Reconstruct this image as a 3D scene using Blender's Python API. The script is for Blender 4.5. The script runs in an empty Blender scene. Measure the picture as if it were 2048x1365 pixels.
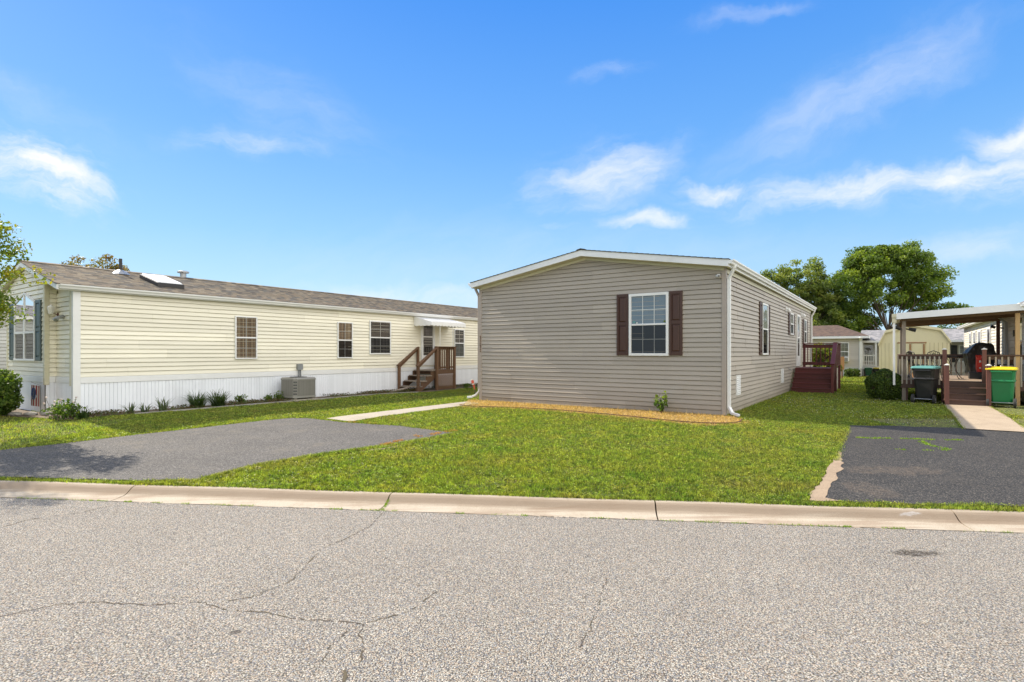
import bpy, bmesh, math, random
import numpy as np
from mathutils import Vector, Matrix
R = math.radians
rng = random.Random(7)
sc = bpy.context.scene
COL = sc.collection

# ------------------------------------------------------------------ camera
cam_d = bpy.data.cameras.new('camera'); cam = bpy.data.objects.new('camera', cam_d); COL.objects.link(cam)
cam.location = (0, 0, 1.5); cam.rotation_euler = (R(90), 0, 0)
cam_d.sensor_width = 36; cam_d.lens = 36 * 1100 / 2048; cam_d.shift_y = 22.5 / 2048
cam_d.clip_start = 0.05; cam_d.clip_end = 2000
sc.camera = cam
sc.view_settings.view_transform = 'Standard'; sc.view_settings.look = 'None'
sc.view_settings.gamma = 1; sc.view_settings.exposure = 0.9

# house frame: u runs away along the long walls, v to the left along the gable fronts
U = Vector((0.56894, 0.82238, 0)); V = Vector((-0.82238, 0.56894, 0)); TH = math.atan2(U.y, U.x)

# ------------------------------------------------------------------ sun and sky
SUN_EL = 40.0; SUN_AZ = 2.2
ca, sa = math.cos(R(SUN_AZ)), math.sin(R(SUN_AZ))
hs = V * ca - U * sa
sun_dir = Vector((hs.x * math.cos(R(SUN_EL)), hs.y * math.cos(R(SUN_EL)), math.sin(R(SUN_EL))))
ld = bpy.data.lights.new('sun', 'SUN'); ld.energy = 4.4; ld.angle = R(0.53); ld.color = (1.0, 0.90, 0.76)
lo = bpy.data.objects.new('sun', ld); COL.objects.link(lo)
lo.rotation_euler = sun_dir.to_track_quat('Z', 'Y').to_euler(); lo.location = (-20, 20, 30)

W = bpy.data.worlds.new('World'); sc.world = W; W.use_nodes = True
nt = W.node_tree; nt.nodes.clear()
def N(nt, typ, **kw):
    n = nt.nodes.new(typ)
    for k, v in kw.items():
        if k.startswith('i_'):
            key = k[2:]
            key = int(key) if key.isdigit() else key.replace('_', ' ')
            if isinstance(v, bpy.types.NodeSocket): nt.links.new(v, n.inputs[key])
            else: n.inputs[key].default_value = v
        else: setattr(n, k, v)
    return n
def math_(nt, op, a, b=None, c=None, clamp=False):
    n = nt.nodes.new('ShaderNodeMath'); n.operation = op; n.use_clamp = clamp
    for i, x in enumerate((a, b, c)):
        if x is None: continue
        if isinstance(x, bpy.types.NodeSocket): nt.links.new(x, n.inputs[i])
        else: n.inputs[i].default_value = x
    return n.outputs[0]
def mixc(nt, fac, a, b, mode='MIX'):
    n = nt.nodes.new('ShaderNodeMix'); n.data_type = 'RGBA'; n.blend_type = mode
    for sock, x in ((n.inputs[0], fac), (n.inputs[6], a), (n.inputs[7], b)):
        if isinstance(x, bpy.types.NodeSocket): nt.links.new(x, sock)
        elif isinstance(x, (int, float)): sock.default_value = x
        else: sock.default_value = (*x[:3], 1)
    return n.outputs[2]
def maprange(nt, v, a, b, c=0.0, d=1.0, smooth=True):
    n = nt.nodes.new('ShaderNodeMapRange'); n.interpolation_type = 'SMOOTHSTEP' if smooth else 'LINEAR'
    nt.links.new(v, n.inputs[0])
    for i, x in enumerate((a, b, c, d)): n.inputs[i + 1].default_value = x
    return n.outputs[0]
def ramp(nt, v, stops, const=False):
    n = nt.nodes.new('ShaderNodeValToRGB'); cr = n.color_ramp
    if const: cr.interpolation = 'CONSTANT'
    while len(cr.elements) < len(stops): cr.elements.new(0.5)
    for e, (p, c) in zip(cr.elements, stops): e.position = p; e.color = (*c[:3], 1)
    nt.links.new(v, n.inputs[0]); return n.outputs[0]

sky = nt.nodes.new('ShaderNodeTexSky'); sky.sky_type = 'NISHITA'; sky.sun_disc = False
sky.sun_elevation = R(SUN_EL); sky.sun_rotation = math.atan2(sun_dir.x, sun_dir.y)
sky.altitude = 0; sky.air_density = 1.0; sky.dust_density = 0.4; sky.ozone_density = 2.2
tc = nt.nodes.new('ShaderNodeTexCoord')
sep = nt.nodes.new('ShaderNodeSeparateXYZ'); nt.links.new(tc.outputs['Generated'], sep.inputs[0])
yy = math_(nt, 'MAXIMUM', math_(nt, 'ABSOLUTE', sep.outputs[1]), 0.05)
gx = math_(nt, 'DIVIDE', sep.outputs[0], yy); gz_ = math_(nt, 'DIVIDE', sep.outputs[2], yy)
comb = nt.nodes.new('ShaderNodeCombineXYZ'); nt.links.new(gx, comb.inputs[0]); nt.links.new(gz_, comb.inputs[1])
skyp = comb.outputs[0]                                       # where in the sky: heading and height
warp = N(nt, 'ShaderNodeTexNoise', i_Vector=skyp, i_Scale=5.0, i_Detail=5.0, i_Roughness=0.6)
wv = nt.nodes.new('ShaderNodeVectorMath'); wv.operation = 'MULTIPLY_ADD'
nt.links.new(warp.outputs['Color'], wv.inputs[0]); wv.inputs[1].default_value = (0.16, 0.12, 0); nt.links.new(skyp, wv.inputs[2])
off = nt.nodes.new('ShaderNodeVectorMath'); off.operation = 'SUBTRACT'; nt.links.new(wv.outputs[0], off.inputs[0]); off.inputs[1].default_value = (0.08, 0.06, 0)
warped = off.outputs[0]
def streak(ang, sx, sy, sc_, det=7.0, rough=0.62):
    m = nt.nodes.new('ShaderNodeMapping'); m.inputs['Rotation'].default_value = (0, 0, -ang); nt.links.new(warped, m.inputs[0])
    m2 = nt.nodes.new('ShaderNodeVectorMath'); m2.operation = 'MULTIPLY'; nt.links.new(m.outputs[0], m2.inputs[0]); m2.inputs[1].default_value = (sx, sy, 1)
    return N(nt, 'ShaderNodeTexNoise', i_Vector=m2.outputs[0], i_Scale=sc_, i_Detail=det, i_Roughness=rough).outputs[0]
n_up = streak(R(14), 1.0, 3.0, 5.0); n_dn = streak(R(-16), 1.0, 3.2, 6.0); n_diag = streak(R(30), 1.0, 3.5, 3.5)
total = None
def cloud(px, py, rx, ry, ang, inten, noise, lo=0.30, hi=0.70, soft=0.1):
    lo -= 0.06; hi += 0.17; inten *= 0.92; rx *= 1.15; ry *= 1.25
    global total
    cx, cz = (px - 1024) / 1100, (705 - py) / 1100
    s = nt.nodes.new('ShaderNodeVectorMath'); s.operation = 'SUBTRACT'; nt.links.new(warped, s.inputs[0]); s.inputs[1].default_value = (cx, cz, 0)
    m = nt.nodes.new('ShaderNodeVectorRotate'); m.rotation_type = 'Z_AXIS'; m.inputs['Angle'].default_value = -R(ang); nt.links.new(s.outputs[0], m.inputs[0])
    k = nt.nodes.new('ShaderNodeVectorMath'); k.operation = 'MULTIPLY'; nt.links.new(m.outputs[0], k.inputs[0]); k.inputs[1].default_value = (1100 / rx, 1100 / ry, 0)
    l = nt.nodes.new('ShaderNodeVectorMath'); l.operation = 'LENGTH'; nt.links.new(k.outputs[0], l.inputs[0])
    mask = maprange(nt, l.outputs['Value'], 1.15, soft, 0, 1)
    th = math_(nt, 'SUBTRACT', noise, math_(nt, 'MULTIPLY', math_(nt, 'SUBTRACT', 1.0, mask), 0.3))
    d = math_(nt, 'MULTIPLY', math_(nt, 'MULTIPLY', maprange(nt, th, lo, hi), mask), inten)
    total = d if total is None else math_(nt, 'MAXIMUM', total, d)
cloud(85, 340, 190, 80, -20, 1.15, n_dn, 0.26, 0.5)
cloud(1200, 350, 220, 78, 18, 0.85, n_up, 0.26, 0.56)
cloud(1290, 447, 130, 26, 0, 0.9, n_up, 0.24, 0.5)
cloud(1120, 455, 90, 16, -2, 0.5, n_up)
cloud(1440, 382, 120, 40, -6, 0.95, n_up, 0.26, 0.52)
cloud(1720, 382, 440, 52, 6, 0.95, n_up, 0.26, 0.56)
cloud(1980, 345, 300, 62, 10, 1.0, n_up, 0.22, 0.5)
cloud(2050, 262, 150, 52, 20, 1.0, n_up, 0.2, 0.5)
cloud(1720, 190, 420, 90, 30, 0.42, n_diag, 0.18, 0.62)
cloud(1500, 25, 160, 26, 10, 0.34, n_up)
cloud(1215, 135, 120, 30, 12, 0.3, n_up, 0.3, 0.6)
cloud(500, 282, 220, 40, -5, 0.5, n_dn, 0.26, 0.6)
cloud(560, 200, 330, 90, -25, 0.2, n_dn, 0.2, 0.7)
cloud(60, 200, 260, 60, -28, 0.2, n_dn, 0.2, 0.7)
cloud(820, 600, 330, 50, 0, 0.65, n_up, 0.2, 0.6)
cloud(1960, 500, 320, 50, 8, 0.45, n_up, 0.2, 0.6)
cloud(1150, 530, 900, 120, 0, 0.22, n_up, 0.1, 0.8)
front = math_(nt, 'GREATER_THAN', sep.outputs[1], 0.02)
gen = maprange(nt, n_up, 0.5, 0.8, 0, 0.5)                      # thin cloud over the rest of the sky
dens = math_(nt, 'ADD', math_(nt, 'MULTIPLY', total, front), math_(nt, 'MULTIPLY', gen, math_(nt, 'SUBTRACT', 1.0, front)), clamp=True)
SKY_STR = 0.13
el = sep.outputs[2]
grad = ramp(nt, maprange(nt, el, 0.0, 1.0, 0, 1, False), [(0.0, (.56, .80, 1.0)), (.10, (.44, .72, 1.0)), (.20, (.28, .60, 1.0)), (.345, (.145, .445, .99)), (.54, (.050, .305, .94)), (1.0, (.03, .20, .70))])
gs = nt.nodes.new('ShaderNodeVectorMath'); gs.operation = 'SCALE'; nt.links.new(grad, gs.inputs[0]); gs.inputs['Scale'].default_value = 4.1
skyc = mixc(nt, 0.12, gs.outputs[0], sky.outputs[0])
# bright cloud added out of view, behind and right, to fill the shaded walls
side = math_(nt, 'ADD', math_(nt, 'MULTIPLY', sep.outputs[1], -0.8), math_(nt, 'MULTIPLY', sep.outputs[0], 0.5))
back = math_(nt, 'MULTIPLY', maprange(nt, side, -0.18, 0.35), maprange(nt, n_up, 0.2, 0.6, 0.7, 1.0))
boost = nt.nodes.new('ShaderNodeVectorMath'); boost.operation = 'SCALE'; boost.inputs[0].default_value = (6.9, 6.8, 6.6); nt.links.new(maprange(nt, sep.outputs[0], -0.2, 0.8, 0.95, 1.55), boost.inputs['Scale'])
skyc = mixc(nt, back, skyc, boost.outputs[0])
skyc = mixc(nt, dens, skyc, (4.3, 4.35, 4.45))
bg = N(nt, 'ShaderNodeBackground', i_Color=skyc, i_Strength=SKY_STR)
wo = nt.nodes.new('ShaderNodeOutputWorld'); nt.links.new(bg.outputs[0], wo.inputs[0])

# ------------------------------------------------------------------ materials
MATS = {}
def newmat(name):
    m = bpy.data.materials.new(name); m.use_nodes = True; MATS[name] = m
    t = m.node_tree; b = t.nodes['Principled BSDF']; return m, t, b
def attr(t, name='rnd'):
    a = t.nodes.new('ShaderNodeAttribute'); a.attribute_name = name; return a.outputs['Fac']
def objco(t): return t.nodes.new('ShaderNodeTexCoord').outputs['Object']
def bump(t, b, h, dist=0.01, strength=1.0):
    n = N(t, 'ShaderNodeBump', i_Height=h, i_Distance=dist, i_Strength=strength); t.links.new(n.outputs[0], b.inputs['Normal']); return n
def setc(t, b, c): t.links.new(c, b.inputs['Base Color'])
def simple(name, col, rough=0.6, var=0.12, nscale=6.0, rv=0.1, metallic=0, grime=0.0, bumpd=0.0, spec=0.5, stretch=(1, 1, 1)):
    """paint-like surface: base colour, per-face variation, low-frequency weathering"""
    m, t, b = newmat(name)
    co = objco(t)
    mp = t.nodes.new('ShaderNodeMapping'); mp.inputs['Scale'].default_value = stretch; t.links.new(co, mp.inputs[0])
    n1 = N(t, 'ShaderNodeTexNoise', i_Vector=mp.outputs[0], i_Scale=nscale, i_Detail=6.0, i_Roughness=0.65)
    v = math_(t, 'MULTIPLY_ADD', n1.outputs[0], var * 2, 1 - var)
    v2 = math_(t, 'MULTIPLY_ADD', attr(t), rv * 2, 1 - rv)
    c = mixc(t, 1.0, col, math_(t, 'MULTIPLY', v, v2), 'MULTIPLY')
    if grime:
        n2 = N(t, 'ShaderNodeTexNoise', i_Vector=mp.outputs[0], i_Scale=nscale * 0.35, i_Detail=8.0, i_Roughness=0.7)
        c = mixc(t, math_(t, 'MULTIPLY', maprange(t, n2.outputs[0], 0.45, 0.75), grime), c, (0.16, 0.14, 0.09))
    setc(t, b, c); b.inputs['Roughness'].default_value = rough; b.inputs['Metallic'].default_value = metallic
    b.inputs['Specular IOR Level'].default_value = spec
    if bumpd: bump(t, b, n1.outputs[0], bumpd)
    return m
def siding_mat(name, col, grime=0.16, rv=0.085):
    m, t, b = newmat(name)
    co = objco(t)
    mp = t.nodes.new('ShaderNodeMapping'); mp.inputs['Scale'].default_value = (1.2, 1.2, 9); t.links.new(co, mp.inputs[0])
    n1 = N(t, 'ShaderNodeTexNoise', i_Vector=mp.outputs[0], i_Scale=1.0, i_Detail=6.0, i_Roughness=0.7)
    mp2 = t.nodes.new('ShaderNodeMapping'); mp2.inputs['Scale'].default_value = (3.5, 3.5, 90); t.links.new(co, mp2.inputs[0])
    n2 = N(t, 'ShaderNodeTexNoise', i_Vector=mp2.outputs[0], i_Scale=2.0, i_Detail=5.0, i_Roughness=0.7)
    n3 = N(t, 'ShaderNodeTexNoise', i_Vector=co, i_Scale=0.8, i_Detail=8.0, i_Roughness=0.7)
    v = math_(t, 'MULTIPLY_ADD', n1.outputs[0], 0.22, 0.89)
    v = math_(t, 'MULTIPLY', v, math_(t, 'MULTIPLY_ADD', n2.outputs[0], 0.10, 0.95))
    v = math_(t, 'MULTIPLY', v, math_(t, 'MULTIPLY_ADD', attr(t), rv * 2, 1 - rv))
    c = mixc(t, 1.0, col, v, 'MULTIPLY')
    c = mixc(t, math_(t, 'MULTIPLY', maprange(t, n3.outputs[0], 0.5, 0.78), grime), c, (0.22, 0.18, 0.12))
    # splash-back dirt close to the ground
    sp = t.nodes.new('ShaderNodeSeparateXYZ'); t.links.new(co, sp.inputs[0])
    low = math_(t, 'MULTIPLY', maprange(t, sp.outputs[2], 0.35, 0.0), math_(t, 'MULTIPLY', n3.outputs[0], 0.9))
    c = mixc(t, low, c, (0.17, 0.13, 0.08))
    setc(t, b, c); b.inputs['Roughness'].default_value = 0.5; b.inputs['Specular IOR Level'].default_value = 0.35
    bump(t, b, n2.outputs[0], 0.0015)
    return m
M = {}
M['taupe'] = siding_mat('taupe_siding', (0.375, 0.332, 0.275))
M['cream'] = siding_mat('cream_siding', (0.77, 0.73, 0.595), 0.06)
M['white_siding'] = siding_mat('white_siding', (0.64, 0.60, 0.52), 0.05)
M['beige_siding'] = siding_mat('beige_siding', (0.52, 0.475, 0.41), 0.06)
M['grey_siding'] = siding_mat('grey_siding', (0.42, 0.43, 0.42), 0.05)
M['taupe_trim'] = simple('taupe_trim', (0.34, 0.29, 0.245), 0.5)
M['white'] = simple('white_vinyl', (0.74, 0.74, 0.72), 0.45, 0.06, 3, 0.03, grime=0.10)
M['white_dirty'] = simple('weathered_white_trim', (0.74, 0.75, 0.74), 0.5, 0.08, 2.5, 0.03, grime=0.16)
M['cream_trim'] = simple('cream_trim', (0.60, 0.56, 0.40), 0.5, grime=0.15)
M['soffit'] = simple('soffit_cream', (0.55, 0.53, 0.40), 0.6, grime=0.15)
M['skirt'] = simple('white_skirting', (0.78, 0.80, 0.83), 0.42, 0.05, 2.0, 0.04, grime=0.10)
M['brown_shutter'] = simple('brown_shutter', (0.055, 0.021, 0.011), 0.45, 0.2, 20, 0.05, stretch=(1, 1, 0.1))
M['green_shutter'] = simple('slate_green_shutter', (0.055, 0.085, 0.085), 0.45, 0.15, 8, 0.05)
M['dark'] = simple('dark_interior', (0.012, 0.013, 0.015), 0.8)
M['black'] = simple('black_plastic', (0.015, 0.015, 0.016), 0.42, 0.2, 6, 0.05, grime=0.08)
M['black_metal'] = simple('black_metal', (0.018, 0.016, 0.015), 0.5)
M['galv'] = simple('galvanised_metal', (0.36, 0.37, 0.37), 0.45, 0.15, 8, metallic=0.6)
M['grey_pipe'] = simple('grey_plastic', (0.20, 0.21, 0.21), 0.5)
M['ac'] = simple('condenser_beige', (0.25, 0.24, 0.21), 0.5, 0.1, 4, 0.08, grime=0.15)
M['ac_dark'] = simple('condenser_dark', (0.05, 0.05, 0.048), 0.6)
M['wood_old'] = simple('weathered_wood', (0.125, 0.065, 0.032), 0.75, 0.35, 9, 0.22, bumpd=0.003, stretch=(1, 1, 3))
M['wood_grey'] = simple('greyed_wood', (0.26, 0.215, 0.17), 0.8, 0.25, 9, 0.15, bumpd=0.003)
M['wood_pine'] = simple('pine_post', (0.42, 0.27, 0.12), 0.7, 0.2, 7, 0.15, bumpd=0.002, stretch=(4, 4, 0.6))
M['wood_beam'] = simple('brown_beam', (0.20, 0.12, 0.06), 0.7, 0.25, 7, 0.2, stretch=(1, 1, 2))
M['baluster'] = simple('tan_balusters', (0.36, 0.31, 0.24), 0.7, 0.15, 9, 0.15)
M['deck_brown'] = simple('brown_composite', (0.085, 0.042, 0.028), 0.6, 0.25, 10, 0.15, bumpd=0.002)
M['deck_red'] = simple('reddish_posts', (0.13, 0.048, 0.034), 0.6, 0.2, 10, 0.1)
M['deck_floor'] = simple('deck_boards', (0.33, 0.25, 0.18), 0.7, 0.2, 8, 0.15)
M['burgundy'] = simple('burgundy_stain', (0.095, 0.016, 0.014), 0.55, 0.25, 9, 0.14, bumpd=0.002)
M['teal'] = simple('teal_plastic', (0.10, 0.27, 0.25), 0.4, 0.1, 5)
M['green'] = simple('green_plastic', (0.008, 0.17, 0.055), 0.38, 0.15, 4, 0.04, grime=0.08)
M['dkgreen'] = simple('dark_green_plastic', (0.01, 0.08, 0.035), 0.4)
M['yellow'] = simple('yellow_plastic', (0.75, 0.56, 0.01), 0.38, 0.08, 4)
M['red'] = simple('red_fabric', (0.60, 0.035, 0.02), 0.6)
M['rubber'] = simple('rubber', (0.03, 0.03, 0.03), 0.8)
M['shed'] = simple('yellow_shed_paint', (0.66, 0.59, 0.37), 0.6, 0.08, 2, 0.03, grime=0.08)
M['shed_groove'] = simple('shed_groove', (0.38, 0.32, 0.18), 0.7)
M['shed_strip'] = simple('shed_brown_strip', (0.30, 0.16, 0.07), 0.7)
M['shed_roof'] = simple('shed_roof_edge', (0.10, 0.085, 0.07), 0.8)
M['edging'] = simple('brown_edging', (0.12, 0.06, 0.04), 0.7)
M['bark'] = simple('bark', (0.085, 0.062, 0.045), 0.9, 0.4, 9, 0.1, bumpd=0.02, stretch=(1, 1, 0.25))
M['grill_cover'] = simple('black_vinyl_cover', (0.030, 0.031, 0.033), 0.38, 0.3, 3)
M['cloth_white'] = simple('white_cloth', (0.7, 0.68, 0.62), 0.8)
M['amber'] = simple('amber_glass', (0.12, 0.05, 0.02), 0.2)
M['stone'] = simple('garden_stone', (0.30, 0.28, 0.25), 0.9, 0.3, 8)
M['marker'] = simple('red_marker', (0.62, 0.10, 0.06), 0.5)
M['stucco'] = simple('painted_block', (0.50, 0.50, 0.48), 0.8, 0.25, 3, grime=0.4)

def glass_mat(name, tint=0.9, base=0.04, rough=0.015, wav=0.004, fk=1.2):
    m, t, b = newmat(name)
    t.nodes.remove(b); out = t.nodes['Material Output']
    fr = N(t, 'ShaderNodeFresnel', i_IOR=1.5)
    fac = math_(t, 'ADD', math_(t, 'MULTIPLY', fr.outputs[0], fk), base, clamp=True)
    tr = N(t, 'ShaderNodeBsdfTransparent', i_Color=(tint, tint * 1.01, tint, 1))
    gl = N(t, 'ShaderNodeBsdfGlossy', i_Roughness=rough)
    nz = N(t, 'ShaderNodeTexNoise', i_Vector=objco(t), i_Scale=2.2, i_Detail=1.0)
    bp = N(t, 'ShaderNodeBump', i_Height=nz.outputs[0], i_Distance=wav); t.links.new(bp.outputs[0], gl.inputs['Normal'])
    mx = N(t, 'ShaderNodeMixShader', i_0=fac); t.links.new(tr.outputs[0], mx.inputs[1]); t.links.new(gl.outputs[0], mx.inputs[2])
    t.links.new(mx.outputs[0], out.inputs[0]); return m
M['glass'] = glass_mat('window_glass')
M['glass_screen'] = glass_mat('window_glass_behind_screen', 0.5, 0.01, fk=0.35)

def blind_mat(name, c1, c2, pitch=0.05):
    m, t, b = newmat(name); co = objco(t)
    sp = t.nodes.new('ShaderNodeSeparateXYZ'); t.links.new(co, sp.inputs[0])
    f = math_(t, 'FRACT', math_(t, 'DIVIDE', sp.outputs[2], pitch))
    setc(t, b, mixc(t, maprange(t, f, 0.0, 0.9), c2, c1)); b.inputs['Roughness'].default_value = 0.6; return m
M['blinds'] = blind_mat('mini_blinds', (0.135, 0.22, 0.29), (0.06, 0.10, 0.14), 0.03)
M['blinds_dark'] = blind_mat('mini_blinds_screened', (0.075, 0.10, 0.135), (0.035, 0.05, 0.07), 0.03)
M['blinds_glare'] = blind_mat('white_blinds_glare', (0.80, 0.81, 0.80), (0.62, 0.63, 0.63), 0.05)  # white slats also paint in the bright sky reflection of the upper panes
M['blinds_light'] = blind_mat('pale_blinds', (0.45, 0.47, 0.45), (0.25, 0.27, 0.26), 0.05)
def curtain_mat(name, c1, c2, c3, scale=1.0):
    """vertical folds with a woven check"""
    m, t, b = newmat(name); co = objco(t)
    sp = t.nodes.new('ShaderNodeSeparateXYZ'); t.links.new(co, sp.inputs[0])
    a = math_(t, 'ADD', sp.outputs[0], sp.outputs[1])
    nz = N(t, 'ShaderNodeTexNoise', noise_dimensions='1D', i_W=a, i_Scale=9.0, i_Detail=2.0)
    s1 = math_(t, 'SINE', math_(t, 'MULTIPLY', a, 95 * scale)); s2 = math_(t, 'SINE', math_(t, 'MULTIPLY', sp.outputs[2], 110 * scale))
    c = mixc(t, maprange(t, nz.outputs[0], 0.35, 0.65), c1, c2)
    c = mixc(t, math_(t, 'MULTIPLY', maprange(t, s1, 0.1, 0.8), 0.6), c, c3)
    c = mixc(t, math_(t, 'MULTIPLY', maprange(t, s2, 0.3, 0.9), 0.5), c, c3)
    setc(t, b, c); b.inputs['Roughness'].default_value = 0.9; return m
M['plaid'] = curtain_mat('plaid_curtain', (0.56, 0.42, 0.26), (0.30, 0.19, 0.11), (0.08, 0.06, 0.05))
M['plaid_dark'] = curtain_mat('plaid_curtain_screened', (0.10, 0.075, 0.055), (0.055, 0.042, 0.036), (0.02, 0.018, 0.018))
M['sheer'] = curtain_mat('sheer_curtain', (0.48, 0.48, 0.42), (0.30, 0.31, 0.28), (0.36, 0.36, 0.32))
M['greycurt'] = curtain_mat('grey_curtain', (0.15, 0.15, 0.16), (0.05, 0.05, 0.055), (0.03, 0.03, 0.035), 0.4)

def shingle_mat(name, tones, row=0.13, colw=0.16, yscale=1.0):
    m, t, b = newmat(name); co = objco(t)
    sp = t.nodes.new('ShaderNodeSeparateXYZ'); t.links.new(co, sp.inputs[0])
    yr = math_(t, 'DIVIDE', math_(t, 'MULTIPLY', sp.outputs[1], yscale), row)
    rowi = math_(t, 'FLOOR', yr)
    w1 = N(t, 'ShaderNodeTexWhiteNoise', noise_dimensions='1D', i_W=rowi)
    xc = math_(t, 'ADD', math_(t, 'DIVIDE', sp.outputs[0], colw), math_(t, 'MULTIPLY', w1.outputs['Value'], 7.3))
    ci = math_(t, 'FLOOR', xc)
    cb = t.nodes.new('ShaderNodeCombineXYZ'); t.links.new(rowi, cb.inputs[0]); t.links.new(ci, cb.inputs[1])
    w2 = N(t, 'ShaderNodeTexWhiteNoise', noise_dimensions='2D', i_Vector=cb.outputs[0])
    n = len(tones); c = ramp(t, w2.outputs['Value'], [(i / n, tn) for i, tn in enumerate(tones)], const=True)
    nz = N(t, 'ShaderNodeTexNoise', i_Vector=co, i_Scale=60.0, i_Detail=4.0)
    c = mixc(t, 1.0, c, math_(t, 'MULTIPLY_ADD', nz.outputs[0], 0.7, 0.65), 'MULTIPLY')
    n3 = N(t, 'ShaderNodeTexNoise', i_Vector=co, i_Scale=1.1, i_Detail=5.0)
    c = mixc(t, 1.0, c, math_(t, 'MULTIPLY_ADD', n3.outputs[0], 0.5, 0.75), 'MULTIPLY')
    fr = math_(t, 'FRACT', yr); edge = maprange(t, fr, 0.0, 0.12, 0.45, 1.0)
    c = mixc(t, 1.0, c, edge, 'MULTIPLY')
    setc(t, b, c); b.inputs['Roughness'].default_value = 0.9
    h = math_(t, 'ADD', math_(t, 'MULTIPLY', w2.outputs['Value'], 0.5), math_(t, 'MULTIPLY', fr, -0.6)); bump(t, b, h, 0.008)
    return m
M['shingle'] = shingle_mat('brown_shingles', [(0.125, 0.100, 0.070), (0.060, 0.050, 0.038), (0.19, 0.155, 0.105), (0.09, 0.083, 0.070), (0.150, 0.115, 0.072)])
M['shingle_dark'] = shingle_mat('dark_shingles', [(0.05, 0.05, 0.05), (0.07, 0.068, 0.065), (0.045, 0.043, 0.04)])
M['shingle_red'] = shingle_mat('reddish_brown_shingles', [(0.085, 0.050, 0.032), (0.060, 0.036, 0.024), (0.105, 0.064, 0.040)])
M['shingle_grey'] = shingle_mat('grey_shingles', [(0.22, 0.215, 0.22), (0.16, 0.16, 0.165), (0.26, 0.25, 0.25)])

def leaf_mat(name, cols, trans=0.45, rough=0.5, clump=0):
    m, t, b = newmat(name)
    c = ramp(t, attr(t), [(i / (len(cols) - 1), c) for i, c in enumerate(cols)])
    if clump:
        nz = N(t, 'ShaderNodeTexNoise', i_Vector=objco(t), i_Scale=clump, i_Detail=4.0, i_Roughness=0.7); c = mixc(t, 1.0, c, maprange(t, nz.outputs[0], 0.35, 0.65, 0.45, 1.3, False), 'MULTIPLY')
    setc(t, b, c); b.inputs['Roughness'].default_value = rough; b.inputs['Specular IOR Level'].default_value = 0.35
    tr = N(t, 'ShaderNodeBsdfTranslucent'); tcl = mixc(t, 1.0, c, (1.5, 1.6, 0.6), 'MULTIPLY'); t.links.new(tcl, tr.inputs[0])
    mx = N(t, 'ShaderNodeMixShader', i_0=trans); t.links.new(b.outputs[0], mx.inputs[1]); t.links.new(tr.outputs[0], mx.inputs[2])
    t.links.new(mx.outputs[0], t.nodes['Material Output'].inputs[0]); return m
M['leaf_maple'] = leaf_mat('maple_leaves', [(0.045, 0.085, 0.018), (0.12, 0.18, 0.028), (0.32, 0.38, 0.05)])
M['leaf_light'] = leaf_mat('pale_leaves', [(0.06, 0.09, 0.025), (0.16, 0.21, 0.05), (0.32, 0.32, 0.07)])
M['leaf_yellow'] = leaf_mat('yellow_green_leaves', [(0.07, 0.115, 0.02), (0.15, 0.20, 0.025), (0.28, 0.22, 0.03)])
M['leaf_rust'] = leaf_mat('rusty_leaves', [(0.08, 0.09, 0.025), (0.20, 0.13, 0.035), (0.15, 0.15, 0.035), (0.22, 0.09, 0.03)])
M['leaf_dark'] = leaf_mat('boxwood_leaves', [(0.030, 0.055, 0.010), (0.055, 0.10, 0.014), (0.13, 0.18, 0.025)], 0.2)
M['leaf_shrub'] = leaf_mat('shrub_leaves', [(0.04, 0.08, 0.015), (0.08, 0.14, 0.02), (0.15, 0.20, 0.03)])
M['leaf_blade'] = leaf_mat('blade_leaves', [(0.025, 0.05, 0.015), (0.05, 0.085, 0.025), (0.08, 0.11, 0.035)])
M['leaf_rosette'] = leaf_mat('grey_green_blades', [(0.06, 0.085, 0.05), (0.09, 0.12, 0.07), (0.13, 0.15, 0.08)])
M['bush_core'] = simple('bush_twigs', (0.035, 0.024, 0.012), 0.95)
M['petal'] = simple('pale_petals', (0.6, 0.5, 0.45), 0.8)

# lawn colours, driven by where the lawn is worn or lush
def grass_color(t, co, rnd=None):
    n1 = N(t, 'ShaderNodeTexNoise', i_Vector=co, i_Scale=0.45, i_Detail=4.0, i_Roughness=0.6)
    n2 = N(t, 'ShaderNodeTexNoise', i_Vector=co, i_Scale=2.6, i_Detail=5.0, i_Roughness=0.65)
    c = ramp(t, n2.outputs[0], [(0.25, (0.110, 0.185, 0.024)), (0.42, (0.185, 0.240, 0.038)), (0.58, (0.255, 0.275, 0.046)), (0.78, (0.34, 0.29, 0.07))])
    c = mixc(t, maprange(t, n1.outputs[0], 0.50, 0.68, 0, 0.5), c, (0.29, 0.22, 0.07))
    n3 = N(t, 'ShaderNodeTexNoise', i_Vector=co, i_Scale=9.0, i_Detail=3.0, i_Roughness=0.6)
    c = mixc(t, maprange(t, n3.outputs[0], 0.40, 0.28, 0, 0.7), c, (0.06, 0.115, 0.025))
    c = mixc(t, maprange(t, n3.outputs[0], 0.62, 0.74, 0, 0.5), c, (0.40, 0.34, 0.04))
    n4 = N(t, 'ShaderNodeTexNoise', i_Vector=co, i_Scale=15.0, i_Detail=4.0, i_Roughness=0.75)
    c = mixc(t, 1.0, c, maprange(t, n4.outputs[0], 0.36, 0.64, 0.22, 1.7, False), 'MULTIPLY')
    return c
m, t, b = newmat('lawn_soil'); co = objco(t); c = grass_color(t, co)
nf = N(t, 'ShaderNodeTexNoise', i_Vector=co, i_Scale=38.0, i_Detail=6.0, i_Roughness=0.7)
c = mixc(t, maprange(t, nf.outputs[0], 0.35, 0.65), (0.05, 0.048, 0.018), c)
setc(t, b, c); b.inputs['Roughness'].default_value = 1.0; bump(t, b, nf.outputs[0], 0.03); M['lawn'] = m
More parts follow.
